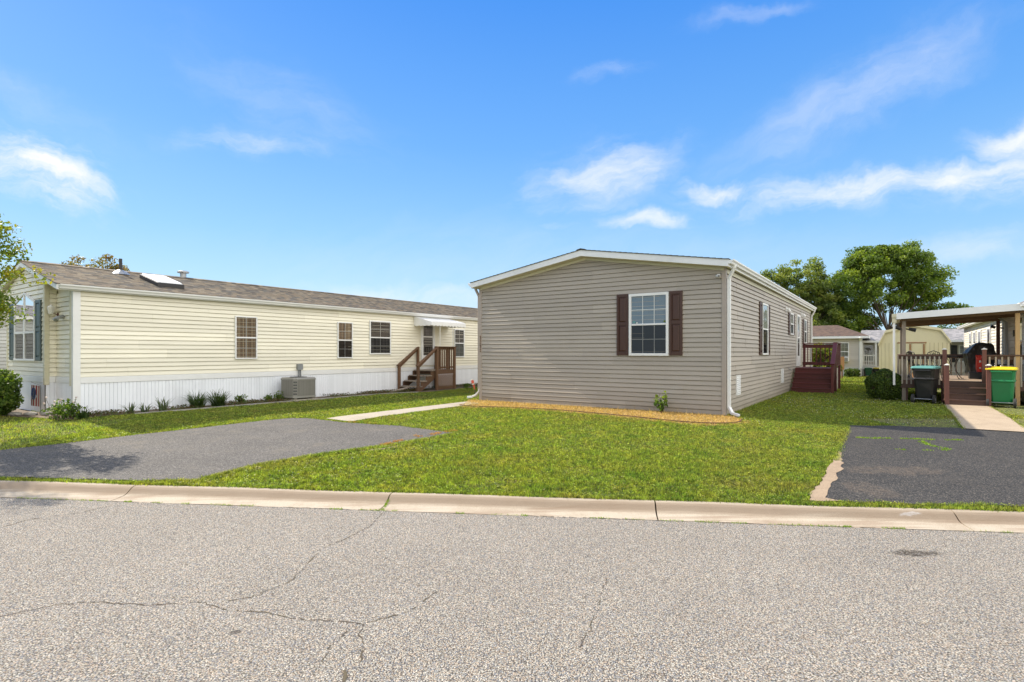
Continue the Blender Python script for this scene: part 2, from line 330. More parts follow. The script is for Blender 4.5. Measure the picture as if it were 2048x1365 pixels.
m, t, b = newmat('grass_blades'); co = objco(t); c = grass_color(t, co); a = attr(t)
c = mixc(t, 1.0, c, math_(t, 'MULTIPLY_ADD', a, 1.3, 0.4), 'MULTIPLY')
c = mixc(t, maprange(t, a, 0.93, 0.97), c, (0.30, 0.24, 0.09))
c = mixc(t, math_(t, 'MULTIPLY', math_(t, 'LESS_THAN', a, 0.22), 0.6), c, (0.045, 0.10, 0.03))
setc(t, b, c); b.inputs['Roughness'].default_value = 0.55; b.inputs['Specular IOR Level'].default_value = 0.3
tr = N(t, 'ShaderNodeBsdfTranslucent'); t.links.new(mixc(t, 1.0, c, (1.3, 1.5, 0.4), 'MULTIPLY'), tr.inputs[0])
mx = N(t, 'ShaderNodeMixShader', i_0=0.4); t.links.new(b.outputs[0], mx.inputs[1]); t.links.new(tr.outputs[0], mx.inputs[2]); t.links.new(mx.outputs[0], t.nodes['Material Output'].inputs[0])
M['grass'] = m
M['straw'] = leaf_mat('straw_blades', [(0.34, 0.20, 0.06), (0.56, 0.37, 0.13), (0.70, 0.54, 0.26)], 0.3, clump=11)
M['rustweed'] = leaf_mat('dead_weed', [(0.30, 0.10, 0.02), (0.48, 0.20, 0.04), (0.40, 0.26, 0.07)], 0.3)
M['weed'] = leaf_mat('green_weed', [(0.10, 0.20, 0.015), (0.17, 0.29, 0.02), (0.28, 0.34, 0.04)], 0.4)
M['clover'] = simple('clover_flower', (0.62, 0.62, 0.52), 0.9)

def ellipse_mask(t, co, cx, cy, rx, ry, warp=0.05, sc_=6.0):
    nz = N(t, 'ShaderNodeTexNoise', i_Vector=co, i_Scale=sc_, i_Detail=5.0)
    s = t.nodes.new('ShaderNodeVectorMath'); s.operation = 'MULTIPLY_ADD'; t.links.new(nz.outputs['Color'], s.inputs[0]); s.inputs[1].default_value = (warp, warp, 0); t.links.new(co, s.inputs[2])
    k = t.nodes.new('ShaderNodeVectorMath'); k.operation = 'SUBTRACT'; t.links.new(s.outputs[0], k.inputs[0]); k.inputs[1].default_value = (cx + warp / 2, cy + warp / 2, 0)
    k2 = t.nodes.new('ShaderNodeVectorMath'); k2.operation = 'MULTIPLY'; t.links.new(k.outputs[0], k2.inputs[0]); k2.inputs[1].default_value = (1 / rx, 1 / ry, 0)
    l = t.nodes.new('ShaderNodeVectorMath'); l.operation = 'LENGTH'; t.links.new(k2.outputs[0], l.inputs[0])
    return maprange(t, l.outputs['Value'], 1.1, 0.6)
def asphalt(name, tones, gap, stone=85.0, bd=0.006, worn=None, big=0.25, rough=0.9):
    m, t, b = newmat(name); co = objco(t)
    vo = N(t, 'ShaderNodeTexVoronoi', i_Vector=co, i_Scale=stone); vo.inputs['Randomness'].default_value = 1.0
    sp = t.nodes.new('ShaderNodeSeparateColor'); t.links.new(vo.outputs['Color'], sp.inputs[0])
    n = len(tones); c = ramp(t, sp.outputs[0], [(i / n, x) for i, x in enumerate(tones)], const=True)
    c = mixc(t, 1.0, c, math_(t, 'MULTIPLY_ADD', sp.outputs[1], 0.5, 0.75), 'MULTIPLY')
    fine = N(t, 'ShaderNodeTexNoise', i_Vector=co, i_Scale=stone * 0.35, i_Detail=5.0, i_Roughness=0.7)
    dark = math_(t, 'MULTIPLY', maprange(t, vo.outputs['Distance'], 0.42, 0.75), 0.9)
    dark = math_(t, 'MAXIMUM', dark, maprange(t, fine.outputs[0], 0.60, 0.70, 0.0, 0.75))
    c = mixc(t, dark, c, gap)
    n1 = N(t, 'ShaderNodeTexNoise', i_Vector=co, i_Scale=0.7, i_Detail=7.0, i_Roughness=0.65)
    c = mixc(t, 1.0, c, math_(t, 'MULTIPLY_ADD', n1.outputs[0], big * 2, 1 - big), 'MULTIPLY')
    if worn:
        n2 = N(t, 'ShaderNodeTexNoise', i_Vector=co, i_Scale=1.6, i_Detail=8.0, i_Roughness=0.7)
        c = mixc(t, maprange(t, n2.outputs[0], 0.5, 0.72, 0, 0.5), c, worn)
    b.inputs['Roughness'].default_value = rough; b.inputs['Specular IOR Level'].default_value = 0.3
    h = math_(t, 'MULTIPLY_ADD', vo.outputs['Distance'], -1.0, math_(t, 'MULTIPLY', fine.outputs[0], -0.6)); bump(t, b, h, bd)
    return m, t, b, c, co
m, t, b, c, co = asphalt('chip_seal_road', [(0.50, 0.41, 0.32), (0.36, 0.34, 0.29), (0.28, 0.29, 0.30), (0.44, 0.42, 0.36), (0.40, 0.33, 0.25), (0.20, 0.20, 0.205), (0.55, 0.51, 0.43), (0.33, 0.30, 0.25)], (0.055, 0.045, 0.035), 108.0, 0.011, big=0.18)
oil = ellipse_mask(t, co, 3.62, 4.93, 0.24, 0.095, 0.10, 9.0); c = mixc(t, math_(t, 'MULTIPLY', oil, maprange(t, N(t, 'ShaderNodeTexNoise', i_Vector=co, i_Scale=45.0, i_Detail=3.0).outputs[0], 0.35, 0.6, 0.25, 1.0)), c, (0.05, 0.04, 0.03))
o2 = ellipse_mask(t, co, -1.78, 3.54, 0.05, 0.035, 0.04, 20.0); c = mixc(t, math_(t, 'MULTIPLY', o2, 0.7), c, (0.07, 0.06, 0.05))
setc(t, b, c); M['road'] = m
m, t, b, c, co = asphalt('aged_asphalt', [(0.130, 0.124, 0.116), (0.092, 0.089, 0.084), (0.185, 0.172, 0.155), (0.070, 0.069, 0.068), (0.118, 0.110, 0.10)], (0.05, 0.046, 0.04), 70.0, 0.004, worn=(0.155, 0.135, 0.105), big=0.28)
setc(t, b, c); M['asphalt_old'] = m
m, t, b, c, co = asphalt('sealed_asphalt', [(0.044, 0.043, 0.042), (0.032, 0.031, 0.031), (0.060, 0.057, 0.054), (0.036, 0.035, 0.034), (0.12, 0.108, 0.09)], (0.012, 0.012, 0.012), 75.0, 0.004, worn=(0.065, 0.058, 0.050), big=0.25)
sp2 = N(t, 'ShaderNodeTexNoise', i_Vector=co, i_Scale=14.0, i_Detail=8.0, i_Roughness=0.75).outputs[0]
wash = ellipse_mask(t, co, 5.3, 7.65, 0.75, 0.28, 0.5, 4.0); c = mixc(t, math_(t, 'MULTIPLY', math_(t, 'MULTIPLY', wash, 0.32), maprange(t, sp2, 0.38, 0.62)), c, (0.20, 0.15, 0.105))
wash = ellipse_mask(t, co, 4.35, 6.7, 0.3, 0.4, 0.3, 5.0); c = mixc(t, math_(t, 'MULTIPLY', math_(t, 'MULTIPLY', wash, 0.3), maprange(t, sp2, 0.38, 0.62)), c, (0.20, 0.15, 0.105))
setc(t, b, c); M['asphalt_new'] = m
def concrete(name, col, dirt, speck=90.0):
    m, t, b = newmat(name); co = objco(t)
    n1 = N(t, 'ShaderNodeTexNoise', i_Vector=co, i_Scale=2.2, i_Detail=8.0, i_Roughness=0.7)
    n2 = N(t, 'ShaderNodeTexNoise', i_Vector=co, i_Scale=speck, i_Detail=3.0, i_Roughness=0.7)
    c = mixc(t, maprange(t, n1.outputs[0], 0.42, 0.68, 0, 0.75), col, dirt)
    c = mixc(t, 1.0, c, math_(t, 'MULTIPLY_ADD', n2.outputs[0], 1.1, 0.45), 'MULTIPLY')
    c = mixc(t, maprange(t, n2.outputs[0], 0.68, 0.74, 0, 0.7), c, (0.08, 0.06, 0.045))
    setc(t, b, c); b.inputs['Roughness'].default_value = 0.95; bump(t, b, n2.outputs[0], 0.004); return m, t, b, co, c
m, t, b, co, c = concrete('kerb_concrete', (0.40, 0.345, 0.265), (0.30, 0.24, 0.17))
st = N(t, 'ShaderNodeMapping'); st.inputs['Rotation'].default_value = (0, 0, R(6.7)); st.inputs['Scale'].default_value = (0.6, 9, 1); t.links.new(co, st.inputs[0])
sn = N(t, 'ShaderNodeTexNoise', i_Vector=st.outputs[0], i_Scale=1.5, i_Detail=6.0)
c = mixc(t, maprange(t, sn.outputs[0], 0.5, 0.66, 0, 0.5), c, (0.24, 0.17, 0.115))
n1_k = N(t, 'ShaderNodeTexNoise', i_Vector=co, i_Scale=40.0, i_Detail=4.0).outputs[0]
sx_ = t.nodes.new('ShaderNodeSeparateXYZ'); t.links.new(co, sx_.inputs[0])
wk = math_(t, 'ADD', math_(t, 'MULTIPLY_ADD', sx_.outputs[0], 0.11712, 0.7929), math_(t, 'MULTIPLY_ADD', sx_.outputs[1], 0.99312, -7.2299))
wk = math_(t, 'ADD', wk, math_(t, 'MULTIPLY_ADD', sn.outputs[0], 0.16, -0.08))
band = math_(t, 'MULTIPLY', maprange(t, wk, -0.25, -0.15), maprange(t, wk, 0.0, -0.10)); c = mixc(t, math_(t, 'MULTIPLY', band, 0.78), c, (0.225, 0.165, 0.11))  # brown stain band, also painting in the shading of the rolled face
wm = ellipse_mask(t, co, 4.25, 5.87, 0.12, 0.025, 0.06, 14.0); c = mixc(t, math_(t, 'MULTIPLY', wm, math_(t, 'MULTIPLY', n1_k, 0.7)), c, (0.55, 0.55, 0.55))
setc(t, b, c); M['kerb'] = m
M['walk'] = concrete('walk_concrete', (0.36, 0.32, 0.255), (0.29, 0.25, 0.19), 60.0)[0]
M['walk_tan'] = concrete('tan_walk_concrete', (0.36, 0.285, 0.20), (0.28, 0.22, 0.15), 60.0)[0]
M['sand'] = concrete('bare_sandy_soil', (0.30, 0.225, 0.15), (0.22, 0.16, 0.105), 45.0)[0]
M['mulch'] = concrete('bed_soil', (0.13, 0.095, 0.06), (0.085, 0.06, 0.04), 45.0)[0]
M['strawbase'] = concrete('straw_ground', (0.28, 0.19, 0.09), (0.19, 0.13, 0.065), 60.0)[0]
M['crack'] = concrete('crack_dirt', (0.075, 0.058, 0.042), (0.10, 0.085, 0.04), 60.0)[0]

# ------------------------------------------------------------------ object helpers
def tag(o, label=None, cat=None, group=None, kind=None):
    if label: o['label'] = label
    if cat: o['category'] = cat
    if group: o['group'] = group
    if kind: o['kind'] = kind
    return o
def thing(name, label, cat, loc=(0, 0, 0), rz=0.0, group=None, kind=None):
    o = bpy.data.objects.new(name, None); COL.objects.link(o); o.empty_display_size = 0.1
    o.location = loc; o.rotation_euler = (0, 0, rz); return tag(o, label, cat, group, kind)
def dup(root, loc, rz, label=None, group=None):
    r = root.copy(); COL.objects.link(r); r.location = loc; r.rotation_euler = (0, 0, rz)
    if label: r['label'] = label
    if group: r['group'] = group
    for ch in list(root.children):
        c = ch.copy(); COL.objects.link(c); c.parent = r
        for g in list(ch.children):
            d = g.copy(); COL.objects.link(d); d.parent = c
    return r
class MB:
    def __init__(s): s.v = []; s.f = []; s.m = []; s.r = []
    def face(s, pts, mi=0, r=None):
        i = len(s.v); s.v += [tuple(p) for p in pts]; s.f.append(tuple(range(i, i + len(pts)))); s.m.append(mi); s.r.append(0.5 if r is None else r); return s
    def hexa(s, p, mi=0, r=None):
        """p: 4 bottom then 4 top corners, same order"""
        r = rng.random() if r is None else r
        i = len(s.v); s.v += [tuple(q) for q in p]
        for q in ((0, 3, 2, 1), (4, 5, 6, 7), (0, 1, 5, 4), (1, 2, 6, 5), (2, 3, 7, 6), (3, 0, 4, 7)):
            s.f.append(tuple(i + k for k in q)); s.m.append(mi); s.r.append(r)
        return s
    def box(s, x0, x1, y0, y1, z0, z1, mi=0, r=None):
        return s.hexa([(x0, y0, z0), (x1, y0, z0), (x1, y1, z0), (x0, y1, z0), (x0, y0, z1), (x1, y0, z1), (x1, y1, z1), (x0, y1, z1)], mi, r)
    def beam(s, a, b, w, h, up=(0, 0, 1), mi=0, r=None):
        a = Vector(a); b = Vector(b); d = (b - a).normalized(); up = Vector(up)
        sd = d.cross(up)
        if sd.length < 1e-4: sd = d.cross(Vector((1, 0, 0)))
        sd.normalize(); u2 = sd.cross(d).normalized(); sd = sd * w / 2; u2 = u2 * h / 2
        return s.hexa([a - sd - u2, a + sd - u2, b + sd - u2, b - sd - u2, a - sd + u2, a + sd + u2, b + sd + u2, b - sd + u2], mi, r)
    def prism(s, poly, d, mi=0, r=None):
        """poly: 3D points, d: extrusion vector"""
        r = rng.random() if r is None else r
        d = Vector(d); n = len(poly); i = len(s.v); s.v += [tuple(p) for p in poly] + [tuple(Vector(p) + d) for p in poly]
        s.f.append(tuple(i + k for k in reversed(range(n)))); s.f.append(tuple(i + n + k for k in range(n)))
        s.m += [mi, mi]; s.r += [r, r]
        for k in range(n):
            k2 = (k + 1) % n; s.f.append((i + k, i + k2, i + n + k2, i + n + k)); s.m.append(mi); s.r.append(r)
        return s
    def tube(s, pts, rad, n=8, mi=0, r=None, cap=True):
        r = rng.random() if r is None else r
        pts = [Vector(p) for p in pts]; rad = rad if hasattr(rad, '__len__') else [rad] * len(pts)
        i0 = len(s.v)
        for k, p in enumerate(pts):
            d = (pts[min(k + 1, len(pts) - 1)] - pts[max(k - 1, 0)]).normalized()
            a = d.cross(Vector((0, 0, 1)))
            if a.length < 1e-3: a = d.cross(Vector((1, 0, 0)))
            a.normalize(); b = d.cross(a)
            for j in range(n):
                t = 2 * math.pi * j / n; s.v.append(tuple(p + (a * math.cos(t) + b * math.sin(t)) * rad[k]))
        for k in range(len(pts) - 1):
            for j in range(n):
                j2 = (j + 1) % n; s.f.append((i0 + k * n + j, i0 + k * n + j2, i0 + (k + 1) * n + j2, i0 + (k + 1) * n + j)); s.m.append(mi); s.r.append(r)
        if cap:
            s.f.append(tuple(i0 + j for j in reversed(range(n)))); s.f.append(tuple(i0 + (len(pts) - 1) * n + j for j in range(n))); s.m += [mi, mi]; s.r += [r, r]
        return s
    def loft(s, rings, mi=0, r=0.5, cap=True):
        n = len(rings[0]); i0 = len(s.v)
        for g in rings: s.v += [tuple(p) for p in g]
        for k in range(len(rings) - 1):
            for j in range(n):
                j2 = (j + 1) % n; s.f.append((i0 + k * n + j, i0 + k * n + j2, i0 + (k + 1) * n + j2, i0 + (k + 1) * n + j)); s.m.append(mi); s.r.append(r)
        if cap:
            s.f.append(tuple(i0 + j for j in reversed(range(n)))); s.f.append(tuple(i0 + (len(rings) - 1) * n + j for j in range(n))); s.m += [mi, mi]; s.r += [r, r]
        return s
    def build(s, name, mats, parent=None, bevel=0.0, smooth=False):
        me = bpy.data.meshes.new(name); me.from_pydata(s.v, [], s.f)
        mats = mats if isinstance(mats, (list, tuple)) else [mats]
        for m in mats: me.materials.append(M[m] if isinstance(m, str) else m)
        me.polygons.foreach_set('material_index', s.m)
        a = me.attributes.new('rnd', 'FLOAT', 'FACE'); a.data.foreach_set('value', s.r)
        if smooth: me.polygons.foreach_set('use_smooth', [True] * len(s.f))
        o = bpy.data.objects.new(name, me); COL.objects.link(o); o.parent = parent
        if bevel:
            bm = bmesh.new(); bm.from_mesh(me); bmesh.ops.remove_doubles(bm, verts=bm.verts, dist=1e-5); bmesh.ops.recalc_face_normals(bm, faces=bm.faces); bm.to_mesh(me); bm.free()
            bv = o.modifiers.new('bevel', 'BEVEL'); bv.width = bevel; bv.segments = 2; bv.limit_method = 'ANGLE'; bv.angle_limit = R(35)
        return o
def quadmesh(name, V4, rnd, mat, parent=None, extra=None):
    """V4: (n,k,3) numpy faces of k corners; rnd per face"""
    n, k, _ = V4.shape
    me = bpy.data.meshes.new(name); me.vertices.add(n * k); me.vertices.foreach_set('co', V4.reshape(-1).astype(np.float32))
    me.loops.add(n * k); me.loops.foreach_set('vertex_index', np.arange(n * k, dtype=np.int32))
    me.polygons.add(n); me.polygons.foreach_set('loop_start', np.arange(0, n * k, k, dtype=np.int32)); me.polygons.foreach_set('loop_total', np.full(n, k, dtype=np.int32))
    mats = mat if isinstance(mat, (list, tuple)) else [mat]
    for q in mats: me.materials.append(M[q])
    if extra is not None: me.polygons.foreach_set('material_index', extra.astype(np.int32))
    a = me.attributes.new('rnd', 'FLOAT', 'FACE'); a.data.foreach_set('value', rnd.astype(np.float32))
    me.update(calc_edges=True)
    o = bpy.data.objects.new(name, me); COL.objects.link(o); o.parent = parent; return o
# wall frames in a house's own axes: x away from the street, y to the left
def Pside(a, z, o): return (a, -o, z)                 # long right-hand wall at y=0
def Pfront(a, z, o): return (-o, a, z)                # gable front at x=0
def pbox(mb, P, a0, a1, z0, z1, o0, o1, mi=0, r=None):
    return mb.hexa([P(a0, z0, o0), P(a1, z0, o0), P(a1, z0, o1), P(a0, z0, o1), P(a0, z1, o0), P(a1, z1, o0), P(a1, z1, o1), P(a0, z1, o1)], mi, r)
def siding(mb, P, a0, a1, z0, z1, expo=0.108, lim=None, seg=3.6, proj=0.021, hidden=0.0):
    z = z0; row = 0
    while z < z1 - 0.012:
        zt = min(z + expo, z1)
        lo0, hi0 = lim(z) if lim else (a0, a1); lo1, hi1 = lim(zt) if lim else (a0, a1)
        if hi0 - lo0 < 0.02: break
        if hi1 < lo1: lo1 = hi1 = (lo0 + hi0) / 2
        if row % 2 == 0:
            cuts = []; x = lo0 + rng.uniform(0.3, seg)
            while x < hi0 - 0.15: cuts.append(x); x += rng.uniform(seg * 0.55, seg)
            rs = [rng.random() for _ in range(len(cuts) + 1)]
        cc = [c for c in cuts if lo0 + 0.05 < c < hi0 - 0.05 and lo1 + 0.02 < c < hi1 - 0.02]
        xb = [lo0] + cc + [hi0]; xt = [lo1] + cc + [hi1]
        for i in range(len(xb) - 1):
            e = 0.004 if i % 2 else 0.0; p = proj + e; r = rs[min(i, len(rs) - 1)]
            mb.face([P(xb[i], z, p), P(xb[i + 1], z, p), P(xb[i + 1], z + 0.008, p), P(xb[i], z + 0.008, p)], 0, r)
            mb.face([P(xb[i], z + 0.008, p), P(xb[i + 1], z + 0.008, p), P(xt[i + 1], zt - 0.015, 0.004), P(xt[i], zt - 0.015, 0.004)], 0, r)
            mb.face([P(xt[i], zt - 0.015, 0.004), P(xt[i + 1], zt - 0.015, 0.004), P(xt[i + 1], zt - 0.012, -0.016), P(xt[i], zt - 0.012, -0.016)], 0, r)
            mb.face([P(xt[i], zt - 0.012, -0.016), P(xt[i + 1], zt - 0.012, -0.016), P(xt[i + 1], zt + 0.001, -0.016), P(xt[i], zt + 0.001, -0.016)], 0, r)
            mb.face([P(xb[i], z, -0.016), P(xb[i + 1], z, -0.016), P(xb[i + 1], z, p), P(xb[i], z, p)], 0, r)
            if i: mb.face([P(xb[i], z, 0.0), P(xb[i], z, p + 0.0018), P(xt[i], zt, 0.005), P(xt[i], zt, 0.0)], 0, 0.2)
        z = zt; row += 1
def window(parent, P, a0, a1, z0, z1, cols=2, rows=2, up='blinds', low='blinds_dark', fw=0.05, screen=True, single=False, muntin_low=True):
    """double-hung window standing proud of the siding"""
    f = MB(); D = 0.06
    pbox(f, P, a0, a1, z1 - fw, z1, 0, D); pbox(f, P, a0, a1, z0, z0 + fw, 0, D + 0.006)
    pbox(f, P, a0, a0 + fw, z0 + fw, z1 - fw, 0, D); pbox(f, P, a1 - fw, a1, z0 + fw, z1 - fw, 0, D)
    i0, i1 = a0 + fw, a1 - fw; zm = (z0 + z1) / 2
    if not single: pbox(f, P, i0, i1, zm - 0.022, zm + 0.022, 0.02, 0.055)
    w = f.build('window', 'white', parent, bevel=0.004)
    mu = MB()
    def grid(b0, b1, o, d):
        for k in range(1, cols):
            x = i0 + (i1 - i0) * k / cols; pbox(mu, P, x - 0.009, x + 0.009, b0, b1, o, o + d)
        for k in range(1, rows):
            z = b0 + (b1 - b0) * k / rows; pbox(mu, P, i0, i1, z - 0.008, z + 0.008, o + 0.0005, o + d - 0.0005)
    if single: grid(z0 + fw, z1 - fw, 0.028, 0.008)
    else:
        grid(zm + 0.022, z1 - fw, 0.032, 0.008)
        if muntin_low: grid(z0 + fw, zm - 0.022, 0.027, 0.007)
    mu.build('muntin', 'white', w)
    pn = MB()
    if single: pn.face([P(i0, z0 + fw, 0.04), P(i1, z0 + fw, 0.04), P(i1, z1 - fw, 0.04), P(i0, z1 - fw, 0.04)])
    else:
        pn.face([P(i0, zm, 0.044), P(i1, zm, 0.044), P(i1, z1 - fw, 0.044), P(i0, z1 - fw, 0.044)])
        pn.face([P(i0, z0 + fw, 0.036), P(i1, z0 + fw, 0.036), P(i1, zm, 0.036), P(i0, zm, 0.036)], 1)
    pn.build('pane', ['glass', 'glass_screen' if screen else 'glass'], w)
    bl = MB()
    bl.face([P(i0, zm, 0.0245), P(i1, zm, 0.0245), P(i1, z1 - fw, 0.0245), P(i0, z1 - fw, 0.0245)], 0)
    bl.face([P(i0, z0 + fw, 0.0245), P(i1, z0 + fw, 0.0245), P(i1, zm, 0.0245), P(i0, zm, 0.0245)], 1)
    bl.build('curtain' if ('plaid' in up or 'sheer' in up or 'curt' in up) else 'blind', [up, low], w)
    return w
def shutter(parent, P, a0, a1, z0, z1, mat):
    s = MB(); st = 0.055; o0 = 0.012
    zm = (z0 + z1) / 2 + 0.02
    pbox(s, P, a0, a0 + st, z0, z1, o0, 0.05); pbox(s, P, a1 - st, a1, z0, z1, o0, 0.05)
    for q0, q1 in ((z0, z0 + 0.09), (zm - 0.04, zm + 0.04), (z1 - 0.075, z1)): pbox(s, P, a0 + st, a1 - st, q0, q1, o0, 0.048)
    for q0, q1 in ((z0 + 0.09, zm - 0.04), (zm + 0.04, z1 - 0.075)):
        pbox(s, P, a0 + st, a1 - st, q0, q1, o0, 0.028)
        b0, b1, c0, c1 = a0 + st + 0.012, a1 - st - 0.012, q0 + 0.015, q1 - 0.015; e = 0.025
        s.hexa([P(b0, c0, 0.028), P(b1, c0, 0.028), P(b1, c1, 0.028), P(b0, c1, 0.028), P(b0 + e, c0 + e, 0.044), P(b1 - e, c0 + e, 0.044), P(b1 - e, c1 - e, 0.044), P(b0 + e, c1 - e, 0.044)])
    return s.build('shutter', mat, parent, bevel=0.003)
def gutter(parent, y, dirn, z, x0, x1, mat='white_dirty'):
    """K-style gutter along x; dirn -1 when it hangs off the low-y side"""
    pr = [(0.0, -0.10), (0.07, -0.10), (0.085, -0.06), (0.115, -0.03), (0.118, 0.0), (0.105, 0.0), (0.103, -0.02), (0.01, -0.02), (0.0, 0.0)]
    g = MB(); g.prism([(x0, y + dirn * a, z + b) for a, b in pr], (x1 - x0, 0, 0), r=0.5)
    return g.build('gutter', mat, parent)
def downspout(parent, pts, mat='white', w=0.075, d=0.055):
    g = MB()
    for a, b in zip(pts[:-1], pts[1:]):
        a = Vector(a); b = Vector(b); e = (b - a).normalized() * 0.012
        g.beam(a - e, b + e, w, d, up=(1, 0, 0.001) if abs((b - a).normalized().z) > 0.9 else (0, 0, 1), r=0.5)
    g2 = g.build('downspout', mat, parent, bevel=0.006); return g2
def gable_roof(parent, Wd, L, zE, slope, of, ob, oe, fh, shingle, fascia='white', soffit='soffit', th=0.022):
    h = Wd / 2; rz = lambda y: zE + slope * (h - abs(y - h))
    sh = MB(); fa = MB(); so = MB()
    for sgn in (-1, 1):
        ye = -oe if sgn < 0 else Wd + oe; ze = zE - slope * oe
        # soffit and the boxed overhang
        for mb, x0, x1, z0, z1 in ((so, -of + 0.03, L + ob - 0.03, -0.006, 0.0), (fa, -of, L + ob, 0.0, fh)):
            mb.hexa([(x0, ye, ze + z0), (x1, ye, ze + z0), (x1, h, zE + slope * h + z0), (x0, h, zE + slope * h + z0),
                     (x0, ye, ze + z1), (x1, ye, ze + z1), (x1, h, zE + slope * h + z1), (x0, h, zE + slope * h + z1)], r=0.5)
        n = 26; yy0 = ye + sgn * 0.02
        for k in range(n):               # shingle courses, each lapped a few mm over the next
            ya = yy0 + (h - yy0) * k / n; yb = yy0 + (h - yy0) * (k + 1) / n
            za = ze + slope * abs(ya - ye) + fh - (0.004 if k == 0 else 0); zb = ze + slope * abs(yb - ye) + fh
            sh.hexa([(-of - 0.02, ya, za), (L + ob + 0.02, ya, za), (L + ob + 0.02, yb, zb), (-of - 0.02, yb, zb),
                     (-of - 0.02, ya, za + th), (L + ob + 0.02, ya, za + th), (L + ob + 0.02, yb, zb + th * 0.6), (-of - 0.02, yb, zb + th * 0.6)], r=0.5)
    cap = MB(); zr = zE + slope * h + fh + th
    cap.hexa([(-of - 0.02, h - 0.12, zr - slope * 0.12 - 0.004), (L + ob + 0.02, h - 0.12, zr - slope * 0.12 - 0.004), (L + ob + 0.02, h, zr + 0.002), (-of - 0.02, h, zr + 0.002),
              (-of - 0.02, h - 0.12, zr - slope * 0.12 + 0.016), (L + ob + 0.02, h - 0.12, zr - slope * 0.12 + 0.016), (L + ob + 0.02, h, zr + 0.024), (-of - 0.02, h, zr + 0.024)])
    cap.hexa([(-of - 0.02, h, zr + 0.002), (L + ob + 0.02, h, zr + 0.002), (L + ob + 0.02, h + 0.12, zr - slope * 0.12 - 0.004), (-of - 0.02, h + 0.12, zr - slope * 0.12 - 0.004),
              (-of - 0.02, h, zr + 0.024), (L + ob + 0.02, h, zr + 0.024), (L + ob + 0.02, h + 0.12, zr - slope * 0.12 + 0.016), (-of - 0.02, h + 0.12, zr - slope * 0.12 + 0.016)])
    ro = sh.build('roof', shingle, parent); cap.build('ridge_cap', shingle, ro)
    fa.build('fascia', fascia, parent); so.build('soffit', soffit, parent)
    return rz
def core(parent, Wd, L, zE, slope, z0=0.0, name='inner_wall', mat='dark', y0=0.0, x0=0.02):
    c = MB(); h = Wd / 2
    c.prism([(x0, y0 + 0.02, z0), (x0, y0 + Wd - 0.02, z0), (x0, y0 + Wd - 0.02, zE - 0.01), (x0, y0 + h, zE + slope * h - 0.01), (x0, y0 + 0.02, zE - 0.01)], (L - 0.04, 0, 0))
    return c.build(name, mat, parent)

# ------------------------------------------------------------------ terrain
KD = Vector((0.99312, -0.11712)); KN = Vector((0.11712, 0.99312)); K0 = Vector((-6.77, 7.28))
def kw(x, y): return (x - K0.x) * KN.x + (y - K0.y) * KN.y
def gz(x, y):
    yk = 6.48 - 0.118 * x
    t = (12.7 - y) / max(12.7 - yk, 1.0)
    return -0.2 * max(0.0, min(1.0, t))
def kp(a, w): return (K0.x + KD.x * a + KN.x * w, K0.y + KD.y * a + KN.y * w)
g = MB()
al = [-200, -60, -30, -20] + [-15 + 0.75 * i for i in range(55)] + [30, 40, 70, 220]
wl = [-150, -20, -0.004, 0.0] + [0.25 * i for i in range(1, 33)] + [9, 10, 12, 15, 20, 30, 60, 150, 400]
idx = {}
for i, a in enumerate(al):
    for j, w in enumerate(wl):
        x, y = kp(a, w); idx[i, j] = len(g.v); g.v.append((x, y, gz(x, y) - 0.006 if w >= 0 else -0.42))
for i in range(len(al) - 1):
    for j in range(len(wl) - 1):
        g.f.append((idx[i, j], idx[i + 1, j], idx[i + 1, j + 1], idx[i, j + 1])); g.m.append(0); g.r.append(0.5)
tag(g.build('ground', 'lawn'), kind='structure')

def jitter(poly, amp=0.02, step=0.18, seed=1, keep=None):
    r = random.Random(seed); out = []
    n = len(poly)
    for i in range(n):
        a = Vector(poly[i]); b = Vector(poly[(i + 1) % n]); d = b - a; L = d.length; k = max(1, int(L / step)); nn = Vector((-d.y, d.x)).normalized()
        am = 0 if (keep and i in keep) else amp
        for j in range(k):
            p = a + d * j / k + nn * (r.uniform(-am, am) if j else 0); out.append((p.x, p.y))
    return out
def inside(poly, X, Y):
    res = np.zeros(X.shape, bool); n = len(poly)
    for i in range(n):
        x0, y0 = poly[i]; x1, y1 = poly[(i + 1) % n]
        c = ((y0 > Y) != (y1 > Y)); 
        with np.errstate(divide='ignore', invalid='ignore'): xi = (x1 - x0) * (Y - y0) / (y1 - y0 if y1 != y0 else 1e-9) + x0
        res ^= c & (X < xi)
    return res
def sheet(name, poly, dz, mat, parent=None, zf=None, kind='structure', thick=0.0):
    zf = zf or gz
    bm = bmesh.new(); vs = [bm.verts.new((x, y, 0)) for x, y in poly]; bm.faces.new(vs)
    bmesh.ops.triangulate(bm, faces=bm.faces[:])
    ys = [p[1] for p in poly]; xs = [p[0] for p in poly]
    for k in range(int((min(ys)) / 0.4), int(max(ys) / 0.4) + 1):
        bmesh.ops.bisect_plane(bm, geom=bm.verts[:] + bm.edges[:] + bm.faces[:], plane_co=(0, k * 0.4 + 0.013, 0), plane_no=(0, 1, 0))
    for k in range(int((min(xs)) / 1.0) - 1, int(max(xs) / 1.0) + 1):
        bmesh.ops.bisect_plane(bm, geom=bm.verts[:] + bm.edges[:] + bm.faces[:], plane_co=(k * 1.0 + 0.017, 0, 0), plane_no=(1, 0, 0))
    for v in bm.verts: v.co.z = zf(v.co.x, v.co.y) + dz
    bmesh.ops.recalc_face_normals(bm, faces=bm.faces[:])
    me = bpy.data.meshes.new(name); bm.to_mesh(me); bm.free(); me.materials.append(M[mat])
    o = bpy.data.objects.new(name, me); COL.objects.link(o); o.parent = parent
    if kind and parent is None: o['kind'] = kind
    return o
ZR = -0.300
